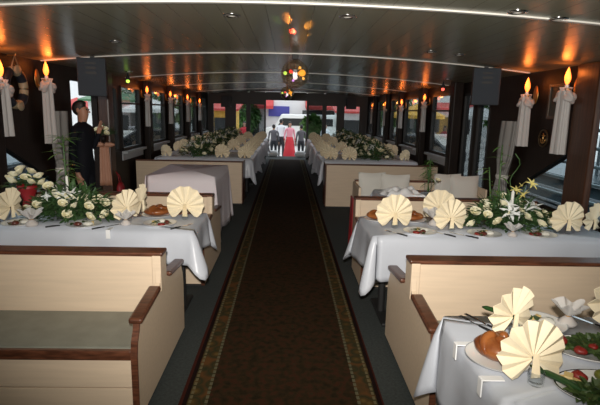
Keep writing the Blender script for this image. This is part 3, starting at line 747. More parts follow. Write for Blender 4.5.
def fan(x, y, rz, label, group, z=FT, R=1.0, glab=None, ggroup=None, tilt=0.0):
    global fanA, glassA
    zz = z + (0.010 if glab else 0.0)
    if fanA is None:
        fanA = tag(obj('fan_napkin', fan_mb(), M['napkin'], solid=0.0018), label, 'napkin', group)
        f = fanA
    else:
        f = fanA.copy(); C.objects.link(f); f['label'] = label; f['group'] = group
    f.location = (x, y, zz); f.rotation_euler = (tilt, 0, rz); f.scale = (R, R, R)
    if glab:
        if glassA is None:
            glassA = tag(obj('water_glass', tumbler_mb(), M['clear'], smooth=True), glab, 'glass', ggroup); g = glassA
        else:
            g = glassA.copy(); C.objects.link(g); g['label'] = glab; g['group'] = ggroup
        dx, dy = math.sin(rz) * 0.018, -math.cos(rz) * 0.018
        g.location = (x + dx, y + dy, z)
NG, GG = 'fan napkins on the near tables', 'glasses holding napkins'
fan(0.855, 1.485, 0.10, 'large cream fan napkin in front of the round bread at bottom right', NG, glab='glass holding the large fan napkin beside the round bread', ggroup=GG, tilt=-0.10, R=0.80)
fan(0.945, 1.84, 0.42, 'cream fan napkin seen edge-on behind the round bread at bottom right', NG, glab='glass holding the edge-on napkin behind the round bread', ggroup=GG, tilt=0.05, R=0.78)
fan(1.45, 1.96, 0.5, 'cream fan napkin cut by the right picture edge on the nearest table', NG, glab='glass holding the napkin at the right picture edge', ggroup=GG)
fan(-0.83, 3.88, 0.05, 'cream fan napkin at the aisle end of the left flower table', NG, R=1.0, glab='glass holding the napkin at the aisle end of the left table', ggroup=GG)
fan(-1.28, 3.80, 1.10, 'cream fan napkin beside the roses, left of the bread on the left table', NG, R=.92, glab='glass holding the napkin left of the bread', ggroup=GG)
fan(-1.235, 4.04, 1.48, 'narrow edge-on napkin behind the bread on the left table', NG, R=.95, glab='glass holding the narrow napkin behind the bread', ggroup=GG)
fan(-2.16, 3.74, 1.45, 'cream fan napkin at the left picture edge beside the red vase', NG, R=.95, glab='glass holding the napkin beside the red vase', ggroup=GG)
fan(0.86, 3.70, 0.08, 'cream fan napkin at the aisle end of the right lily table', NG, R=.98, glab='glass holding the napkin at the aisle end of the right table', ggroup=GG)
fan(1.32, 4.02, -0.35, 'cream fan napkin standing behind another one left of the lilies', NG, R=.95, glab='glass holding the rear napkin left of the lilies', ggroup=GG)
fan(1.285, 3.62, 0.25, 'cream fan napkin in front, touching the left of the lily centrepiece', NG, R=.92, glab='glass holding the front napkin left of the lilies', ggroup=GG)
fan(2.20, 3.60, 0.10, 'cream fan napkin right of the lily centrepiece before the brown post', NG, R=.92, glab='glass holding the napkin right of the lilies', ggroup=GG)
fan(2.44, 3.66, 0.6, 'cream fan napkin cut by the right picture edge beside the lily table end', NG, R=.85, glab='glass holding the napkin at the end of the lily table', ggroup=GG)
for s in (-1, 1):
    n1 = n2 = n3 = 0
    for ti, (a, c) in enumerate(FY):
        for q in range(3):
            y = a + 0.2 + q * (c - a - 0.4) / 2
            fan(s * (0.80 + rnd.uniform(-.03, .03)), y + rnd.uniform(-.06, .06), rnd.uniform(-.25, .25), 'cream fan napkin, %s from the bench along the aisle edge of the far %s tables' % (ORD[n1], SIDE[s]), 'napkins on the far aisle edge', R=rnd.uniform(.85, .98)); n1 += 1
            if q != 1: fan(s * (2.24 + rnd.uniform(-.04, .04)), y + rnd.uniform(-.06, .06), rnd.uniform(-.5, .5), 'cream fan napkin, %s from the bench along the window edge of the far %s tables' % (ORD[n2], SIDE[s]), 'napkins on the far window edge', R=rnd.uniform(.8, .9)); n2 += (q != 1)
        for q in range(1):
            y = a + 0.14
            fan(s * (1.16 + rnd.uniform(-.05, .05)), y, rnd.uniform(-.3, .3), 'cream fan napkin, %s from the bench beside the greenery of the far %s tables' % (ORD[n3], SIDE[s]), 'napkins beside the far greenery', R=rnd.uniform(.9, 1.0)); n3 += 1

# ================================================================== FLOWERS
def rose_mb(r=0.03):
    b = MB()
    b.ball((0, 0, r * .55), r * .55, r * .55, r * .6, 10, 7)
    for ring, (n, rad, tilt) in enumerate(((3, .55, .15), (5, .8, .45), (6, 1.0, .8))):
        for q in range(n):
            a = 2 * PI * q / n + ring * .5
            def f(u, v, a=a, rad=rad, tilt=tilt):
                an = a + (u - .5) * (1.7 if ring < 2 else 1.3)
                rr = r * (0.25 + (rad - .25) * v ** .6 + tilt * .35 * v ** 3)
                return (rr * math.cos(an), rr * math.sin(an), r * (0.02 + (1.25 - tilt * .55) * v - .25 * abs(u - .5) * v))
            b.grid(f, 5, 5)
    return b
def lily_mb(r=0.06):
    b = MB()
    for q in range(6):
        a = q * PI / 3
        b.leaf((0, 0, 0), (math.cos(a), math.sin(a), 0.75), r * 1.2, r * .42, bend=0.55)
    b.tube([(0, 0, 0), (0, 0, r * .8)], [0.003, 0.002], 5)
    return b
ROSE = bpy.data.meshes.new('rose'); ROSE.from_pydata(rose_mb().v, [], rose_mb().f); ROSE.materials.append(M['rose'])
for p in ROSE.polygons: p.use_smooth = True
LILY = bpy.data.meshes.new('lily'); lb = lily_mb(); LILY.from_pydata(lb.v, [], lb.f); LILY.materials.append(M['lily'])
def put(mesh, name, parent, loc, rot, sc):
    o = bpy.data.objects.new(name, mesh); C.objects.link(o); o.parent = parent
    o.location = loc; o.rotation_euler = rot; o.scale = (sc, sc, sc); return o
def foliage_mb(n, lx, ly, h, seed, ll=0.085, lw=0.022):
    R = random.Random(seed); b = MB()
    for _ in range(n):
        a = R.uniform(0, 2 * PI); q = R.uniform(0.0, 1.0) ** .6
        x, y = math.cos(a) * lx * q, math.sin(a) * ly * q
        z = max(0.012, R.uniform(0.1, 1.0) * h * (1 - 0.75 * q * q))
        d = Vector((x / lx * 1.2 + R.uniform(-.5, .5), y / ly * 1.2 + R.uniform(-.5, .5), R.uniform(-0.1, 0.9)))
        l = ll * R.uniform(.6, 1.3)
        b.leaf((x * .9, y * .9, z), d, l, lw * R.uniform(.7, 1.5), bend=R.uniform(0, .45))
    for v_i, v in enumerate(b.v):
        if v[2] < 0.004: b.v[v_i] = (v[0], v[1], 0.004 + 0.002 * (v_i % 3))
    return b
def centrepiece(x, y, lx, ly, h, nr, nl, seed, label, z=FT, group='flower centrepieces', nleaf=420, holder=True):
    R = random.Random(seed)
    t = thing('flower_centrepiece', label, 'flowers', (x, y, z), group=group)
    obj('foliage', foliage_mb(nleaf, lx, ly, h, seed), M['leaf'], t, fix=False)
    sm = MB()
    for _ in range(10):
        a = R.uniform(0, 2 * PI); sm.tube([(0, 0, 0.02), (math.cos(a) * lx * .5, math.sin(a) * ly * .5, h * .55), (math.cos(a) * lx * .85, math.sin(a) * ly * .85, h * .6)], 0.003, 5)
    obj('stems', sm, M['stem'], t)
    obj('oasis_dish', MB().lathe([(0, 0), (0.09, 0), (0.11, 0.03), (0.10, 0.03), (0, 0.02)], 18), M['leaf'], t)
    for i in range(nr):
        a = i * 2.39996 + seed; q = min(1.02, math.sqrt((i + .5) / nr) + .06)
        a += R.uniform(-.15, .15); px, py = math.cos(a) * lx * q, math.sin(a) * ly * q
        pz = max(0.02, h * (1 - .75 * q * q) * R.uniform(.55, 1.0))
        put(ROSE, 'rose', t, (px, py, pz), (0.75 if py < ly * .4 else -.3, px / lx * .5, R.uniform(0, 6)), R.uniform(.9, 1.2))
    for i in range(nl):
        a = -PI / 2 + R.uniform(-1.2, 1.2); q = R.uniform(.2, .7); px, py = math.cos(a) * lx * q, math.sin(a) * ly * q
        put(LILY, 'lily', t, (px, py, h * (1 - .6 * q * q) * R.uniform(.65, .95)), (0.7 + R.uniform(-.3, .3), R.uniform(-.3, .3), R.uniform(0, 6)), R.uniform(.8, 1.15))
    return t
def bamboo(t, x, y, z0, z1, seed, lean=(0, 0), nl=22, spread=0.10):
    R = random.Random(seed)
    pts = [(x + lean[0] * u, y + lean[1] * u, z0 + (z1 - z0) * u) for u in (0, .25, .5, .75, 1)]
    bs = obj('bamboo_stalk', MB().tube(pts, [0.008, .007, .007, .006, .004], 7), M['stem'], t, smooth=True)
    b = MB()
    for i in range(nl):
        u = R.uniform(.3, 1.0); a = R.uniform(0, 2 * PI)
        b.leaf((x + lean[0] * u, y + lean[1] * u, z0 + (z1 - z0) * u), (math.cos(a), math.sin(a), R.uniform(.0, .9)), spread * R.uniform(.8, 1.5), 0.02, bend=.5)
    obj('bamboo_leaves', b, M['leaf2'], bs, fix=False)
cl = centrepiece(-1.72, 3.85, 0.38, 0.20, 0.26, 30, 5, 11, 'rose and lily centrepiece with tall bamboo on the left table', nleaf=900)
bamboo(cl, -0.06, 0.04, 0.05, 0.66, 4, (-0.02, 0.03), 46, 0.10)
obj('taper_candle', MB().lathe([(0, 0.05), (0.011, 0.05), (0.010, 0.34), (0.003, 0.345), (0, 0.35)], 12, (-0.03, -0.02, 0)), M['wax'], cl)
cr = centrepiece(1.79, 3.76, 0.38, 0.20, 0.25, 30, 6, 12, 'lily and rose centrepiece with white candle on the right table', nleaf=900)
bamboo(cr, -0.05, 0.08, 0.05, 0.66, 6, (0.0, 0.02), 14, 0.09); bamboo(cr, -0.10, 0.06, 0.05, 0.48, 8, (-0.05, 0.02), 14, 0.07)
obj('taper_candle', MB().lathe([(0, 0.05), (0.013, 0.05), (0.012, 0.30), (0.003, 0.315), (0, 0.32)], 12, (0.0, -0.06, 0)), M['wax'], cr)
tw = MB().tube([(0.06 + 0.05 * math.sin(q * .9) * (q / 12), 0.08 + .03 * math.cos(q * .9), 0.1 + 0.045 * q) for q in range(12)], 0.004, 6)
obj('curly_twig', tw, M['stem'], cr, smooth=True)
YL = LILY.copy(); YL.materials.clear(); YL.materials.append(M['yellow'])
for (px, py, pz) in ((0.10, 0, 0.34), (0.16, -.02, 0.36), (0.11, -.03, 0.27), (0.05, .0, 0.30)):
    o = put(YL, 'yellow_lily', cr, (px, py, pz), (0.8, 0.2, px * 40), 0.75)
obj('lily_stem', MB().tube([(0.05, 0, 0.05), (0.09, 0, 0.2), (0.12, -.01, 0.35)], 0.004, 6), M['stem'], cr)
# far centrepieces
cf = None
for s in (-1, 1):
    for i, (a, c) in enumerate(FY):
        for q in range(2):
            where = ('%s end of the %s far %s table' % (('near', 'far')[q], ORD[i], SIDE[s]))
            lab = 'green and white flower centrepiece at the ' + where
            yy = a + (c - a) * (0.26 + .48 * q)
            if cf is None:
                cf = centrepiece(s * 1.70, yy, 0.36, 0.27, 0.34, 20, 5, 31, lab, group='centrepieces on the far tables', nleaf=520)
            else: dup(cf, (s * 1.70, yy, FT), PI * (q % 2), lab)
# red vase of roses on the left table
t = thing('rose_vase', 'red vase holding a bunch of cream roses at the far left', 'vase', (-2.17, 4.03, FT))
obj('vase', MB().lathe([(0, 0), (0.05, 0), (0.055, 0.04), (0.04, 0.11), (0.075, 0.20), (0.085, 0.235), (0.078, 0.235), (0.035, 0.12), (0, 0.02)], 22), M['red'], t, smooth=True)
fb = foliage_mb(90, 0.15, 0.10, 0.12, 77); fb.xf(Matrix.Translation((0, 0, 0.20))); obj('foliage', fb, M['leaf'], t, fix=False)
for (px, py, pz) in ((-.14, -.02, .27), (-.08, -.05, .31), (-.03, -.03, .335), (.05, -.04, .34), (-.06, .03, .35), (.02, -.06, .29), (.12, -.03, .30), (.15, -.04, .25), (.19, -.03, .22), (-.10, -.07, .26), (.06, -.08, .26)):
    put(ROSE, 'rose', t, (px, py, pz), (0.5, px * 3, px * 30), 1.15)
# vase with plant on small table
t = thing('plant_vase', 'tall glass vase with leafy bamboo on the small white table', 'vase', (1.60, 5.34, FT))
obj('vase', MB().lathe([(0, 0), (0.035, 0), (0.04, 0.01), (0.045, 0.14), (0.042, 0.14), (0.036, 0.012), (0, 0.012)], 18), M['clear'], t, smooth=True)
bamboo(t, 0.0, 0.0, 0.02, 0.40, 21, (0.01, 0.0), 34, 0.075); bamboo(t, 0.015, 0.01, 0.02, 0.30, 22, (-0.03, 0), 20, 0.07)
put(ROSE, 'rose', t, (0.10, -0.02, 0.15), (.4, .2, 0), 0.9)
obj('rose_stem', MB().tube([(0.01, 0, 0.03), (0.05, -.01, 0.10), (0.10, -.02, 0.15)], 0.003, 6), M['stem'], t)
# crumpled white cloth
b = MB()
def crump(u, v):
    x, y = (u - .5) * .44, (v - .5) * .34
    e = min(1.0, 6 * min(u, 1 - u), 6 * min(v, 1 - v))
    return (x + .02 * math.sin(9 * v), y + .015 * math.sin(11 * u), .006 + e * (.045 + .022 * math.sin(13 * u + 4 * v) + .018 * math.sin(17 * v - 6 * u)))
b.grid(crump, 26, 20); b.v = [(v[0], v[1], max(v[2], 0.004)) for v in b.v]
tag(obj('folded_cloth', b, mat('white_linen', (0.82, 0.82, 0.82), 0.8), loc=(1.27, 5.24, FT), rz=0.1, smooth=True, solid=.004), 'rumpled white cloth lying on the small table beside the plant vase', 'cloth')

# ================================================================== TABLEWARE AND FOOD
plateA = None
def plate(x, y, label, group, r=1.0, sy=1.0, rz=0.0, z=FT):
    global plateA
    if plateA is None:
        plateA = thing('dinner_plate', label, 'plate', (x, y, z), rz, group)
        obj('dish', MB().lathe([(0, 0.0), (0.07, 0.0), (0.085, 0.004), (0.125, 0.016), (0.127, 0.019), (0.122, 0.019), (0.084, 0.008), (0, 0.006)], 36), M['white'], plateA, smooth=True)
        obj('rim_line', MB().lathe([(0.1235, 0.0185), (0.1275, 0.0192), (0.1275, 0.0198), (0.1235, 0.0195)], 36, caps=False), M['sill'], plateA)
        p = plateA
    else: p = dup(plateA, (x, y, z), rz, label, group)
    p.scale = (r, r * sy, 1.0 if r == 1 else 1.0); p.rotation_euler = (0, 0, rz); return p
breadA = None
def bread(x, y, label, z, sx=1.0, rz=0.0):
    global breadA
    if breadA is None:
        def fn(d): return 1 + 0.05 * math.sin(3 * math.atan2(d.y, d.x) + 2.5 * d.z) * (1 - abs(d.z)) + 0.03 * math.sin(9 * d.x + 4 * d.y)
        breadA = thing('bread_loaf', label, 'bread', (x, y, z), rz, 'round braided loaves')
        def low(d):
            return fn(d)
        b = MB().ball((0, 0, 0.042), 0.085, 0.085, 0.044, 22, 14, low)
        obj('crumb', b, M['crust'], breadA, smooth=True)
        for k_ in range(3):
            a0 = k_ * 2 * PI / 3
            pts = []
            for q in range(9):
                u = q / 8; rr = 0.012 + 0.066 * u; aa = a0 + u * 1.7
                pts.append((rr * math.cos(aa), rr * math.sin(aa), 0.083 - 0.050 * u ** 2.2))
            obj('braid', MB().tube(pts, [0.012, .018, .02, .021, .021, .02, .018, .015, .009], 10), M['crust'], breadA, smooth=True)
        o = breadA
    else: o = dup(breadA, (x, y, z), rz, label)
    o.scale = (sx, sx, sx) if y < 3 else (sx * 1.3, sx * 1.1, sx * .8); return o
PG = 'white plates on the near tables'
BZ = FT + 0.007
plate(0.80, 1.63, 'white plate under the round bread on the nearest table', PG, 0.95)
bread(0.795, 1.635, 'round braided loaf behind the large fan napkin at bottom right', BZ + .003, .95)
plate(1.10, 1.93, 'white plate of salad behind the large napkin on the nearest table', PG, 0.95)
plate(1.50, 1.82, 'white plate cut by the right picture edge on the nearest table', PG, 0.9)
plate(-1.075, 3.97, 'white plate under the bread on the left table', PG, 1.08); bread(-1.075, 3.97, 'flat round loaf between two fan napkins on the left table', BZ + .003, 1.05, 1)
plate(-0.98, 3.665, 'white starter plate nearest the aisle on the left table', PG, 1.0)
plate(-1.53, 3.59, 'white starter plate before the roses on the left table', PG, 1.0)
plate(-2.02, 3.60, 'white starter plate at the left picture edge', PG, 1.0)
plate(0.775, 3.94, 'white plate under the bread at the aisle end of the right table', PG, .95); bread(0.775, 3.94, 'round loaf at the aisle end of the right table', BZ + .003, .95, 2)
plate(1.06, 3.93, 'white plate under the bread in the middle of the right table', PG, .95); bread(1.06, 3.93, 'long-baked loaf between fan napkins on the right table', BZ + .003, .95, .5)
plate(1.02, 3.53, 'white starter plate nearest the aisle on the right table', PG, 1.0)
plate(1.50, 3.49, 'white starter plate in front of the lilies, left of the candle', PG, 1.0)
plate(1.93, 3.50, 'white starter plate in front of the lilies, right of the candle', PG, 1.0)
startA = None
def starter(x, y, label, rz):
    global startA
    z = FT + 0.008
    if startA is None:
        startA = thing('starter_portion', label, 'food', (x, y, z), rz, 'starter portions')
        obj('tomato_slice', MB().lathe([(0, 0), (.026, 0), (.028, .005), (.026, .012), (0, .014)], 16, (-.05, .0, 0)), M['tomato'], startA, smooth=True)
        obj('pepper_strip', MB().ball((-.035, -.045, .016), .03, .02, .016), M['pepper'], startA, smooth=True)
        obj('white_salad', MB().ball((.035, -.02, .014), .035, .03, .016, fn=lambda d: 1 + .12 * math.sin(9 * d.x + 7 * d.y)), M['rice'], startA, smooth=True)
        obj('cheese_wedge', MB().prism([(.0, .03), (.05, .055), (.055, .03)], 2, 0, .018), M['cheese'], startA, bevel=.002)
        for p_, d_ in (((-.02, .02, .012), (.3, 1, .2)), ((0, 0, .014), (1, .6, .3)), ((-.06, -.02, .014), (-.2, -1, .3))):
            obj('lettuce_leaf', MB().leaf(p_, d_, .055, .045, .35), M['salad'], startA, fix=False)
    else: dup(startA, (x, y, z), rz, label)
starter(1.10, 1.93, 'dark pepper and white salad starter behind the large napkin', 0.3)
starter(1.50, 1.82, 'red starter portion at the right picture edge of the nearest table', 2.8)
starter(-0.98, 3.665, 'starter portion on the plate nearest the aisle, left table', 2.0)
starter(-1.53, 3.59, 'starter portion before the roses on the left table', 0.0)
starter(-2.02, 3.60, 'starter portion at the left picture edge', 0.6)
starter(1.02, 3.53, 'starter portion on the plate nearest the aisle, right table', 0.8)
starter(1.50, 3.49, 'starter portion in front of the lilies, left of the candle', 0.2)
starter(1.93, 3.50, 'starter portion in front of the lilies, right of the candle', 0.0)
def platter(x, y, lx, ly, rz, label):
    p = thing('oval_platter', label, 'platter', (x, y, FT), rz, 'oval platters on the nearest table')
    obj('dish', MB().lathe([(0, 0), (.7, 0), (.8, .006), (1.0, .022), (1.01, .025), (.97, .025), (.8, .012), (0, .008)], 44, sx=lx, sy=ly), M['white'], p, smooth=True)
    obj('rim_line', MB().lathe([(.975, .0252), (1.005, .0254), (1.005, .026), (.975, .0258)], 44, sx=lx, sy=ly, caps=False), M['steel'], p)
def heap(x, y, lx, ly, h, n, seed, m, label, name, rz=0.0, leaf=.03):
    b = foliage_mb(n, lx, ly, h, seed, leaf, leaf * .8)
    b.ball((0, 0, h * .3), lx * .85, ly * .85, h * .45, 18, 8, lambda d: 1 + .08 * math.sin(11 * d.x + 5 * d.y) + .06 * math.sin(17 * d.y))
    b.v = [(v[0], v[1], max(v[2], 0.0)) for v in b.v]
    o = obj(name, b, m, loc=(x, y, FT + 0.012), rz=rz, fix=False); tag(o, label, 'food', None, 'stuff'); return o
platter(1.23, 1.675, 0.20, 0.115, -0.15, 'oval platter of dark salad and tomatoes, farther one on the nearest table')
heap(1.225, 1.685, 0.145, 0.078, 0.045, 240, 5, M['salad'], 'dark chopped salad filling the farther oval platter', 'chopped_salad', -0.12)
TGp = 'tomato pieces on the platters'
def tomato(x, y, z, s, label):
    o = obj('tomato_piece', MB().ball((0, 0, 0.012 * s), .022 * s, .018 * s, (.012 if z < FT + .03 else .010) * s, 16, 9, lambda d: 1 + .10 * math.sin(3 * math.atan2(d.y, d.x) + 20 * x)), M['tomato'], loc=(x, y, z), rz=x * 30, smooth=True)
    tag(o, label, 'tomato', TGp)
tomato(1.085, 1.715, FT + .026, 1.2, 'dark red tomato at the left far end of the farther platter')
tomato(1.11, 1.635, FT + .024, 1.15, 'red tomato at the near rim of the farther platter')
tomato(1.20, 1.585, FT + .026, 1.1, 'red tomato at the near right rim of the farther platter')
tomato(1.17, 1.65, FT + .036, .9, 'red tomato in the middle of the dark salad')
platter(1.09, 1.395, 0.19, 0.125, -0.22, 'oval platter of mixed starters, nearer one at the bottom right corner')
heap(0.985, 1.37, 0.055, 0.05, 0.045, 110, 6, M['salad'], 'dark leafy salad at the near rim of the mixed platter', 'leaf_salad')
heap(1.075, 1.40, 0.05, 0.05, 0.04, 0, 8, M['rice'], 'white shredded salad in the middle of the mixed platter', 'shredded_salad')
tomato(1.01, 1.475, FT + .014, 1.25, 'red tomato wedge at the far rim of the mixed platter')
for q, (x, y) in enumerate(((1.09, 1.475), (1.145, 1.455), (1.125, 1.42))):
    tag(obj('stuffed_olive', MB().ball((0, 0, .018), .026, .022, .018), M['olive'], loc=(x, y, FT + .014), smooth=True), 'green stuffed pepper on the mixed platter, ' + ('farthest of three', 'rightmost of three', 'nearest the white salad')[q], 'pepper', 'green peppers on the mixed platter')
for q, (x, y) in enumerate(((0.945, 1.472), (0.98, 1.45), (0.965, 1.462))):
    tag(obj('cheese_slice', MB().box(-.02, .02, -.014, .014, 0, .014), M['cheese'], loc=(x, y, FT + .013 + .014 * (q == 2)), rz=q * .5, bevel=.003), 'yellow cheese piece on the mixed platter, ' + ('left of the others', 'right of the others', 'topmost')[q], 'cheese', 'cheese pieces on the mixed platter')
cu = MB().tube([(-.12, 0, 0.010), (-.10, 0, .012), (0, 0, .014), (.10, 0, .012), (.12, 0, .010)], [.004, .010, .012, .010, .004], 12)
o = obj('cucumber_stick', cu, M['cucumber'], loc=(0.930, 1.43, FT + .022), rz=-1.05, smooth=True); tag(o, 'long dark green cucumber lying across the left rim of the mixed platter', 'cucumber')
o = obj('cucumber_stick', cu, M['cucumber'], loc=(0.985, 1.965, FT + .018), rz=-0.9, smooth=True); tag(o, 'long dark green cucumber behind the edge-on napkin', 'cucumber')
# favours of tulle
favA = None
def favour(x, y, label, sc=1.0):
    global favA
    if favA is None:
        favA = thing('tulle_favour', label, 'wedding favour', (x, y, FT), 0, 'tulle sugared almond favours')
        R = random.Random(3); b = MB()
        b.lathe([(.0, .0), (.030, .004), (.036, .016), (.018, .034), (.008, .042)], 16)
        def f(u, v):
            a = 2 * PI * u; r = .008 + .05 * v * (1 + .25 * math.sin(7 * a)); return (r * math.cos(a), r * math.sin(a), .042 + .05 * v + .012 * math.sin(5 * a) * v)
        b.grid(f, 48, 5, True)
        obj('tulle_wrap', b, M['tulle'], favA, smooth=True)
        for q in range(4): obj('almond', MB().ball((.013 * math.cos(q * 1.57), .013 * math.sin(q * 1.57), .016), .013, .009, .009), M['almond'], favA, smooth=True)
        obj('ribbon_tie', MB().lathe([(.009, .038), (.011, .042), (.009, .046)], 12, caps=False), M['gold'], favA)
        o = favA
    else: o = dup(favA, (x, y, FT), x * 3, label)
    o.scale = (sc, sc, sc)
favour(1.235, 1.93, 'white tulle almond favour beyond the dark salad platter', 1.1)
favour(-1.90, 3.54, 'white tulle almond favour at the left of the roses', 1.3)
favour(-1.23, 3.62, 'white tulle almond favour below the fan napkin left of the bread', 1.1)
favour(1.20, 3.76, 'white tulle almond favour between fan napkins left of the lilies', 1.4)
favour(1.70, 3.45, 'white tulle almond favour in front of the lily centrepiece', 1.0)
def knife_mb():
    return MB().prism([(0, -.006), (.10, -.010), (.12, -.008), (.12, .006), (0, .004)], 2, 0, .003)
cutA = {}
def cutlery(kind, x, y, rz, label):
    g = 'cutlery on the near tables'
    if kind not in cutA:
        t = thing('table_' + kind, label, kind, (x, y, FT), rz, g)
        obj('handle', MB().tube([(-.11, 0, .005), (-.06, 0, .006), (-.01, 0, .004)], [.006, .0065, .004], 8), M['kick'], t, smooth=True)
        if kind == 'knife': obj('blade', knife_mb(), M['chrome'], t)
        else:
            b = MB().box(-.01, .05, -.003, .003, .001, .004).box(.05, .065, -.011, .011, .001, .004)
            for q in (-.0095, -.0032, .0032, .0095): b.box(.065, .105, q - .0015, q + .0015, .001, .004)
            obj('tines', b, M['chrome'], t)
        cutA[kind] = t
    else: dup(cutA[kind], (x, y, FT), rz, label)
cutlery('knife', 0.875, 1.93, 2.0, 'dark handled knife left of the edge-on napkin on the nearest table')
cutlery('fork', 0.835, 1.92, 2.0, 'dark handled fork beside the knife on the nearest table')
cutlery('knife', 1.36, 1.945, 2.1, 'dark handled knife behind the favour on the nearest table')
cutlery('knife', -1.36, 3.56, 0.9, 'knife right of the starter plate before the roses')
cutlery('fork', -1.70, 3.58, 0.7, 'fork left of the starter plate before the roses')
cutlery('knife', -0.80, 3.60, 1.0, 'knife at the aisle end of the left table')
cutlery('knife', 1.19, 3.50, 2.2, 'knife right of the starter plate nearest the aisle, right table')
cutlery('fork', 0.83, 3.50, 2.2, 'fork left of the starter plate nearest the aisle, right table')
cutlery('knife', 1.34, 3.46, 2.3, 'knife left of the starter plate in front of the lilies')
clipA = None
for (x, y, z, rz, lab) in ((0.702, 1.74, 0.75, 0, 'white tablecloth clip on the aisle edge, farther one'), (0.702, 1.49, 0.75, 0, 'white tablecloth clip on the aisle edge, nearer one'), (-1.30, 3.46, 0.75, PI / 2, 'white tablecloth clip on the front edge of the left table')):
    if clipA is None:
        b = MB().box(-0.022, 0.055, -0.016, 0.016, 0.006, 0.011).box(-0.027, -0.022, -0.016, 0.016, -0.055, 0.011)
        clipA = obj('tablecloth_clip', b, M['plastic'], bevel=.002); c_ = clipA
    else: c_ = clipA.copy(); C.objects.link(c_)
    c_.location = (x, y, z); c_.rotation_euler = (0, 0, rz); tag(c_, lab, 'clip', 'white tablecloth clips')

# ================================================================== WALL LAMPS WITH TULLE
def tube_drape(x0, z1, z0, r, seed, sway=0.0, bow=True):
    R = random.Random(seed); ph = R.uniform(0, 6); b = MB()
    def f(u, v):
        a = 2 * PI * u; rr = r * (0.74 + 0.16 * v) * (1 + .22 * math.sin(5 * a + ph) + .12 * math.sin(9 * a + 2 * ph))
        return (rr * 0.7 * math.cos(a) + x0, rr * math.sin(a) + sway * math.sin(PI * v) , z1 + (z0 - z1) * v)
    b.grid(f, 40, 14, True)
    return b
lampA = None
def sconce(s, y, zf, label, group, zb=1.30, big=1.0):
    """flame lamp on the side wall; local +X points to the room from a wall at x=0 (mirrored by rotation)"""
    global lampA
    if lampA is None:
        t = thing('candle_sconce', label, 'wall lamp', (0, 0, 0), 0, group)
        obj('wall_plate', MB().ball((0.012, 0, -0.04), .012, .04, .075), M['gold'], t, smooth=True)
        obj('bracket', MB().tube([(0.0, 0, -0.08), (.06, 0, -0.11), (.10, 0, -.09), (.11, 0, -.065)], .009, 8), M['gold'], t, smooth=True)
        obj('drip_pan', MB().lathe([(0, -.065), (.03, -.062), (.045, -.045), (.042, -.045), (0, -.055)], 18, (.11, 0, 0)), M['gold'], t, smooth=True)
        cs = obj('candle_sleeve', MB().lathe([(0, -.06), (.016, -.06), (.016, -.02), (0, -.018)], 14, (.11, 0, 0)), M['wax'], t)
        obj('flame_bulb', MB().lathe([(0, -.020), (.014, -.012), (.025, .012), (.026, .03), (.018, .06), (.008, .085), (0, .10)], 14, (.11, 0, 0)), M['flame'], cs, smooth=True)
        lampA = t
    t = lampA if lampA.location.length == 0 else dup(lampA, (0, 0, 0), 0, label, group)
    t['label'] = label
    t.location = (s * XW - s * 0.0, y, zf - 0.03); t.rotation_euler = (0, 0, PI if s > 0 else 0)
    t.scale = (1.0, big, big)
    ld = bpy.data.lights.new('candle_sconce_light', 'POINT'); ld.energy = 0.9; ld.color = (1.0, 0.22, 0.035); ld.shadow_soft_size = 0.03
    lo = bpy.data.objects.new('candle_sconce_light', ld); C.objects.link(lo); lo.parent = t; lo.location = (0.16, 0, 0.06)
    # tulle
    d = thing('tulle_drape', label.replace('glowing flame lamp', 'white tulle drape under flame lamp').replace(' beyond the loudspeaker', ''), 'drape', (s * (XW - 0.115), y, 0), 0, 'tulle drapes under the wall lamps')
    z1 = zf - 0.085
    tail = tube_drape(0, z1 - 0.03, zb, 0.062 * big, int(y * 10) + s)
    obj('tail', tail, M['tulle'], d, smooth=True)
    bw = MB()
    for sg in (-1, 1):
        def f(u, v, sg=sg):
            a = 2 * PI * u; rr = .035 * big * (math.sin(PI * (0.08 + .84 * v)) ** .7) * (1 + .25 * math.sin(4 * a))
            return (rr * math.cos(a), sg * (0.01 + .10 * big * v), z1 - 0.05 - .06 * v + rr * 1.1 * math.sin(a))
        bw.grid(f, 24, 8, True)
    bo = obj('bow', bw, M['tulle'], d, smooth=True)
    obj('knot', MB().ball((0, 0, z1 - .05), .032 * big, .032 * big, .04 * big, fn=lambda q: 1 + .1 * math.sin(9 * q.x + 7 * q.z)), M['tulle'], bo, smooth=True)
    obj('gathered_collar', MB().grid(lambda u, v: ((.030 + .022 * v + .008 * math.sin(9 * 2 * PI * u)) * math.cos(2 * PI * u), (.030 + .022 * v + .008 * math.sin(9 * 2 * PI * u)) * math.sin(2 * PI * u), z1 - .05 + .055 * v), 48, 4, True), M['tulle'], d, smooth=True)
SG = 'flame shaped wall lamps'
sconce(1, 4.46, 1.99, 'glowing flame lamp beside the brown post on the right wall', SG, 1.30, 1.35)
sconce(1, 5.20, 1.95, 'glowing flame lamp left of the brown post on the right wall', SG, 1.32, 1.3)
sconce(-1, 4.45, 1.94, 'glowing flame lamp at the left picture edge', SG, 1.36, 1.35)
sconce(-1, 5.28, 2.0, 'glowing flame lamp right of the life ring on the left wall', SG, 1.24, 1.3)
for i, y in enumerate((9.12, 10.95, 12.75, 14.7)):
    sconce(1, y, (1.935, 1.88, 1.87, 1.84)[i], 'glowing flame lamp, %s along the right window wall beyond the loudspeaker' % ORD[i], SG, 1.30)
for i, y in enumerate((8.95, 10.70, 12.5, 14.2)):
    sconce(-1, y, (1.95, 1.93, 1.91, 1.85)[i], 'glowing flame lamp, %s along the left window wall beyond the loudspeaker' % ORD[i], SG, 1.30)

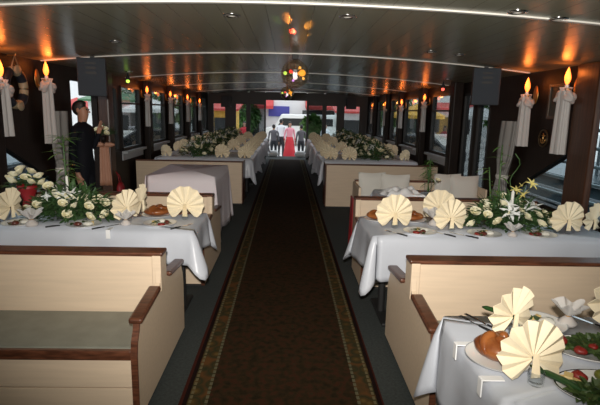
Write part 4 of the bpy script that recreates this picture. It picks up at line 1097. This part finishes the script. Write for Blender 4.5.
# grey gathered curtains beside the openings
for s in (-1, 1):
    b = MB()
    def f(u, v, s=s):
        a = 2 * PI * u
        wdt = (0.17 - 0.10 * math.exp(-((v - .62) / .16) ** 2))
        yy = 5.54 + (0.12 * v if s > 0 else -.05 * v)
        return (s * (XW - 0.10) + 0.05 * math.cos(a) * (1 + .3 * math.sin(6 * a)), yy + wdt * math.sin(a) * (1 + .06 * math.sin(9 * a)) + s * 0.0, 1.58 - 1.05 * v)
    b.grid(f, 60, 24, True)
    ct = thing('gathered_curtain', 'grey gathered curtain hanging on the %s wall beside the tulle drape' % SIDE[s], 'curtain', (0, 0, 0), group='grey gathered curtains')
    obj('curtain_cloth', b, M['curtain'], ct, smooth=True)
    obj('tie_band', MB().lathe([(.085, 0), (.095, .025), (.085, .05)], 20, caps=False, c=(s * (XW - 0.10), 5.54 + (.075 if s > 0 else -.03), 0.905), sx=.75), M['pillow'], ct, smooth=True)

# loudspeakers
for s in (-1, 1):
    t = thing('loudspeaker', 'dark loudspeaker hanging under the ceiling near the %s wall' % SIDE[s], 'loudspeaker', (-2.07 if s < 0 else 2.13, 5.3, 1.75), 0.22 * -s, group='side loudspeakers')
    hh = 0.385
    obj('cabinet', MB().prism([(-.14, -.1), (.14, -.1), (.12, .14), (-.12, .14)], 2, 0, hh), M['speaker'], t, bevel=.008)
    gr = obj('grille', MB().box(-.128, .128, -.112, -.1, .012, hh - .012), mat('grille_cloth_%d' % s, (0.028, .036, .046), .85, bump=.3, bscale=400), t, bevel=.003)
    obj('bracket', MB().box(-.02, .02, -.01, .03, hh, (zc(2.1) - 1.752)), M['kick'], t)
    obj('vent_slots', MB().box(-.05, .05, -.117, -.112, .27, .295).box(-.05, .05, -.117, -.112, .22, .245).box(-.05, .05, -.117, -.112, .32, .34), M['kick'], gr)
for i, (x, y, z) in enumerate(((2.05, 15.9, 1.72), (-2.0, 15.9, 1.70))):
    t = thing('small_loudspeaker', 'small black loudspeaker at the %s end of the far bulkhead' % ('right', 'left')[i], 'loudspeaker', (x, y, z))
    obj('cabinet', MB().box(-.16, .16, -.1, .1, 0, .36), M['kick'], t, bevel=.01); obj('grille', MB().box(-.14, .14, -.11, -.1, .02, .34), M['speaker'], t)
    obj('bracket', MB().box(-.02, .02, -.02, .02, .36, zc(x) - z - .002), M['kick'], t)

# ball lamp
def party_ball(x, y, z, r, label):
    t = thing('party_ball_lamp', label, 'ball lamp', (x, y, z), group='coloured ball lamps')
    o = obj('glass_shell', MB().ball((0, 0, 0), r, n=22, m=14), glass_mat('faceted_shell', (0.80, 0.72, 0.58), 0.7, 0.25), t)
    R = random.Random(int(r * 1000))
    cols = [((.55, .9, .15), (-.70, -.25, .02), .13), ((1, .42, .05), (.52, -.30, .05), .24), ((1, .06, .04), (-.30, -.50, .12), .13), ((.9, .85, 1), (.02, -.62, -.28), .17),
            ((1, .5, .1), (.35, .2, .45), .10), ((.6, .3, 1), (-.12, -.55, -.50), .09), ((1, .55, .15), (.62, .1, -.30), .10)]
    for i, (c, p, q) in enumerate(cols):
        obj('coloured_bulb', MB().ball((p[0] * r, p[1] * r, p[2] * r), r * q, n=12, m=8), mat('bulb_%d_%d' % (i, int(r * 1000)), c, .4, emit=c, estr=1.6), t, smooth=True)
    obj('core', MB().ball((0, 0, 0), r * .42), M['chrome'], t, smooth=True)
    obj('suspension_rod', MB().tube([(0, 0, r * .25), (0, 0, zc(x) - z - .06)], .008, 8), M['chrome'], t)
    obj('motor_housing', MB().box(-.035, .035, -.035, .035, zc(x) - z - .065, zc(x) - z - .012), M['kick'], t, bevel=.006)
party_ball(0.068, 5.36, 2.035, 0.15, 'clear ball lamp with coloured bulbs hanging over the aisle')
party_ball(-0.02, 8.08, 1.92, 0.11, 'smaller coloured ball lamp hanging lower behind the clear ball')

# the ball throws small coloured light spots up onto the ceiling boards
for i, (tx, ty, c, an, e) in enumerate(((-.09, 3.45, (.5, 1, .1), 2.0, 4), (-0.02, 3.40, (1, .3, .05), 2.2, 5), (.14, 3.64, (1, .36, .04), 2.6, 9), (.16, 4.06, (1, .40, .06), 2.2, 4), (.02, 3.92, (1, .05, .02), 2.6, 5), (-.06, 4.22, (1, .10, .05), 2.4, 2.5), (.28, 4.18, (1, .6, .3), 1.8, 1.5), (-.16, 4.0, (1, .3, .1), 1.6, 2))):
    d = bpy.data.lights.new('ball_light_spot', 'SPOT'); d.energy = e * 4; d.color = c; d.spot_size = math.radians(an); d.spot_blend = 0.6; d.shadow_soft_size = 0.004
    o = bpy.data.objects.new('ball_light_spot', d); C.objects.link(o)
    p0 = Vector((0.068 + (tx - .068) * .12, 5.36 - 0.16, 1.98)); o.location = p0
    o.rotation_euler = (Vector((tx, ty, zc(tx))) - p0).to_track_quat('-Z', 'Y').to_euler()

# recessed downlights
dlA = None
DL = [(-0.375, 3.30, 'above the aisle left of the ball lamp'), (0.37, 3.23, 'above the aisle right of the ball lamp'), (1.27, 2.80, 'over the front right bench, inner one'), (1.55, 2.88, 'over the front right bench, outer one'),
      (1.32, 4.62, 'over the right lily table, inner one'), (1.60, 4.66, 'over the right lily table, outer one'), (-1.51, 4.40, 'over the left rose table'), (-2.3, 7.2, 'near the left doorway'), (2.3, 7.1, 'near the right loudspeaker')]
for i, (x, y, lab) in enumerate(DL):
    lab = 'round chrome recessed ceiling light ' + lab
    zz = zc(x)
    if dlA is None:
        dlA = thing('downlight', lab, 'ceiling light', (x, y, zz), 0, 'recessed ceiling lights')
        obj('trim_ring', MB().lathe([(.030, -.003), (.036, -.010), (.055, -.006), (.058, .004), (.030, .004)], 26, caps=False), M['chrome'], dlA, smooth=True)
        obj('lens', MB().lathe([(0, -.012), (.02, -.009), (.031, -.003), (0, .003)], 20), M['wax'], dlA, smooth=True)
    else: dup(dlA, (x, y, zz), 0, lab)
# indicator lamps at the wall tops
for (x, y, z, lab, col, c) in ((-2.40, 7.45, 2.02, 'small green lamp above the left doorway post', 'green', (.55, 1, .1)), (2.40, 7.6, 2.02, 'small red lamp above the right windows', 'red', (1, .12, .08))):
    t = thing('indicator_lamp', lab, 'lamp', (x, y, z))
    obj('lens', MB().ball((0, 0, 0), .025), mat(col + '_indicator', c, .4, emit=c, estr=2.0), t, smooth=True)
    obj('housing', MB().lathe([(0, .018), (.03, .018), (.03, .06), (.012, .08), (.012, zc(2.4) - z), (0, zc(2.4) - z)], 14), M['kick'], t)

# life ring decoration on the left wall
t = thing('life_ring', 'dark and cream life ring with rope hanging between two tulle drapes', 'life ring', (-XW + 0.045, 4.78, 1.80))
def ring_seg(a0, a1, r=.16, tr=.042, n=14):
    pts = [(0, r * math.cos(a0 + (a1 - a0) * q / n), r * math.sin(a0 + (a1 - a0) * q / n)) for q in range(n + 1)]
    return MB().tube(pts, tr, 12)
for i in range(4):
    a0 = PI / 4 + i * PI / 2
    obj('cream_segment' if i % 2 else 'navy_segment', ring_seg(a0 + .35, a0 + 1.22), M['cream'] if i != 1 else M['navy'], t, smooth=True)
    obj('binding_band', ring_seg(a0 - .35, a0 + .35, tr=.044), M['navy'], t, smooth=True)
for q in (PI / 2, -PI / 2):
    obj('oval_plate', MB().ball((.045, .17 * math.cos(q), .17 * math.sin(q)), .012, .06, .045), M['cream'], t, smooth=True)
obj('hanging_rope', MB().tube([(.02, -.09, .14), (.02, 0, .30), (.02, .09, .14)], .007, 8), M['rope'], t, smooth=True)
obj('hook', MB().tube([(-.045, 0, .30), (.03, 0, .30), (.035, 0, .315)], .006, 8), M['gold'], t)
t = thing('wall_emblem', 'dim round gold emblem on the dark right wall panel', 'emblem', (XW - .012, 4.95, 1.42))
obj('ring', MB().tube([(0, .085 * math.cos(q * PI / 12), .085 * math.sin(q * PI / 12)) for q in range(25)], .008, 8), mat('dull_gold', (.07, .045, .02), .4, metal=.5), t, smooth=True)
obj('anchor', MB().tube([(0, 0, .05), (0, 0, -.05)], .007, 8).tube([(0, -.035, .03), (0, .035, .03)], .006, 8).tube([(0, .045 * math.cos(PI + q * PI / 8), -.005 + .045 * math.sin(PI + q * PI / 8)) for q in range(9)], .007, 8), M['gold'], t, smooth=True)
t = thing('framed_picture', 'dark framed picture between the two flame lamps on the right wall', 'picture', (XW - .001, 4.76, 1.62))
obj('frame', MB().box(-.025, 0, -.16, -.13, 0, .34).box(-.025, 0, .13, .16, 0, .34).box(-.025, 0, -.13, .13, 0, .03).box(-.025, 0, -.13, .13, .31, .34), mat('dull_frame', (.05, .035, .02), .4), t, bevel=.003)
obj('print', MB().box(-.012, -.002, -.13, .13, .03, .31), mat('dark_green_print', (.022, .03, .022), .5, col2=(.03, .028, .02), vscale=14), t)

# post vase with ribbon + red heap
t = thing('wall_vase', 'white flower posy in a wall holder on the left brown post', 'flowers', (-2.575, 6.885, 1.24))
obj('holder', MB().lathe([(0, -.10), (.03, -.08), (.05, .0), (.045, .0), (0, -.02)], 16, (0, -.055, 0)), M['wood'], t, smooth=True)
fb = foliage_mb(110, .13, .10, .13, 55); fb.xf(Matrix.Translation((0, -.055, .0))); obj('foliage', fb, M['leaf'], t, fix=False)
for (px, pz) in ((-.06, .08), (.0, .11), (.06, .09), (-.02, .04), (.07, .03)): put(ROSE, 'rose', t, (px, -.12, pz), (.9, 0, px * 9), 1.0)
t = thing('peach_ribbon', 'peach satin ribbon hanging down the left brown post', 'ribbon', (-2.58, 6.88, 0.53))
obj('tail', MB().grid(lambda u, v: ((u - .5) * (.13 + .05 * v) , -.02 - .012 * math.sin(u * 14), .57 - .57 * v), 16, 10), M['peach'], t, smooth=True, solid=.004)
for sg in (-1, 1):
    obj('bow_loop', MB().ball((sg * .075, -.03, .585), .075, .03, .035, fn=lambda d: 1 + .08 * math.sin(8 * d.x)), M['peach'], t, smooth=True)
t = thing('red_bag', 'red bag hanging on the left brown post beside the peach ribbon', 'bag', (-2.42, 6.98, 0.36))
obj('pouch', MB().lathe([(0, 0), (.06, .005), (.085, .06), (.07, .15), (.04, .20), (.03, .20), (0, .17)], 22, (0, 0, 0), .7, 1.1), M['red'], t, smooth=True)
obj('handle', MB().tube([(-.0, -.04, .19), (-.02, -.03, .30), (-.06, 0, .36), (-.02, .03, .30), (0, .04, .19)], .006, 8), M['red'], t, smooth=True)
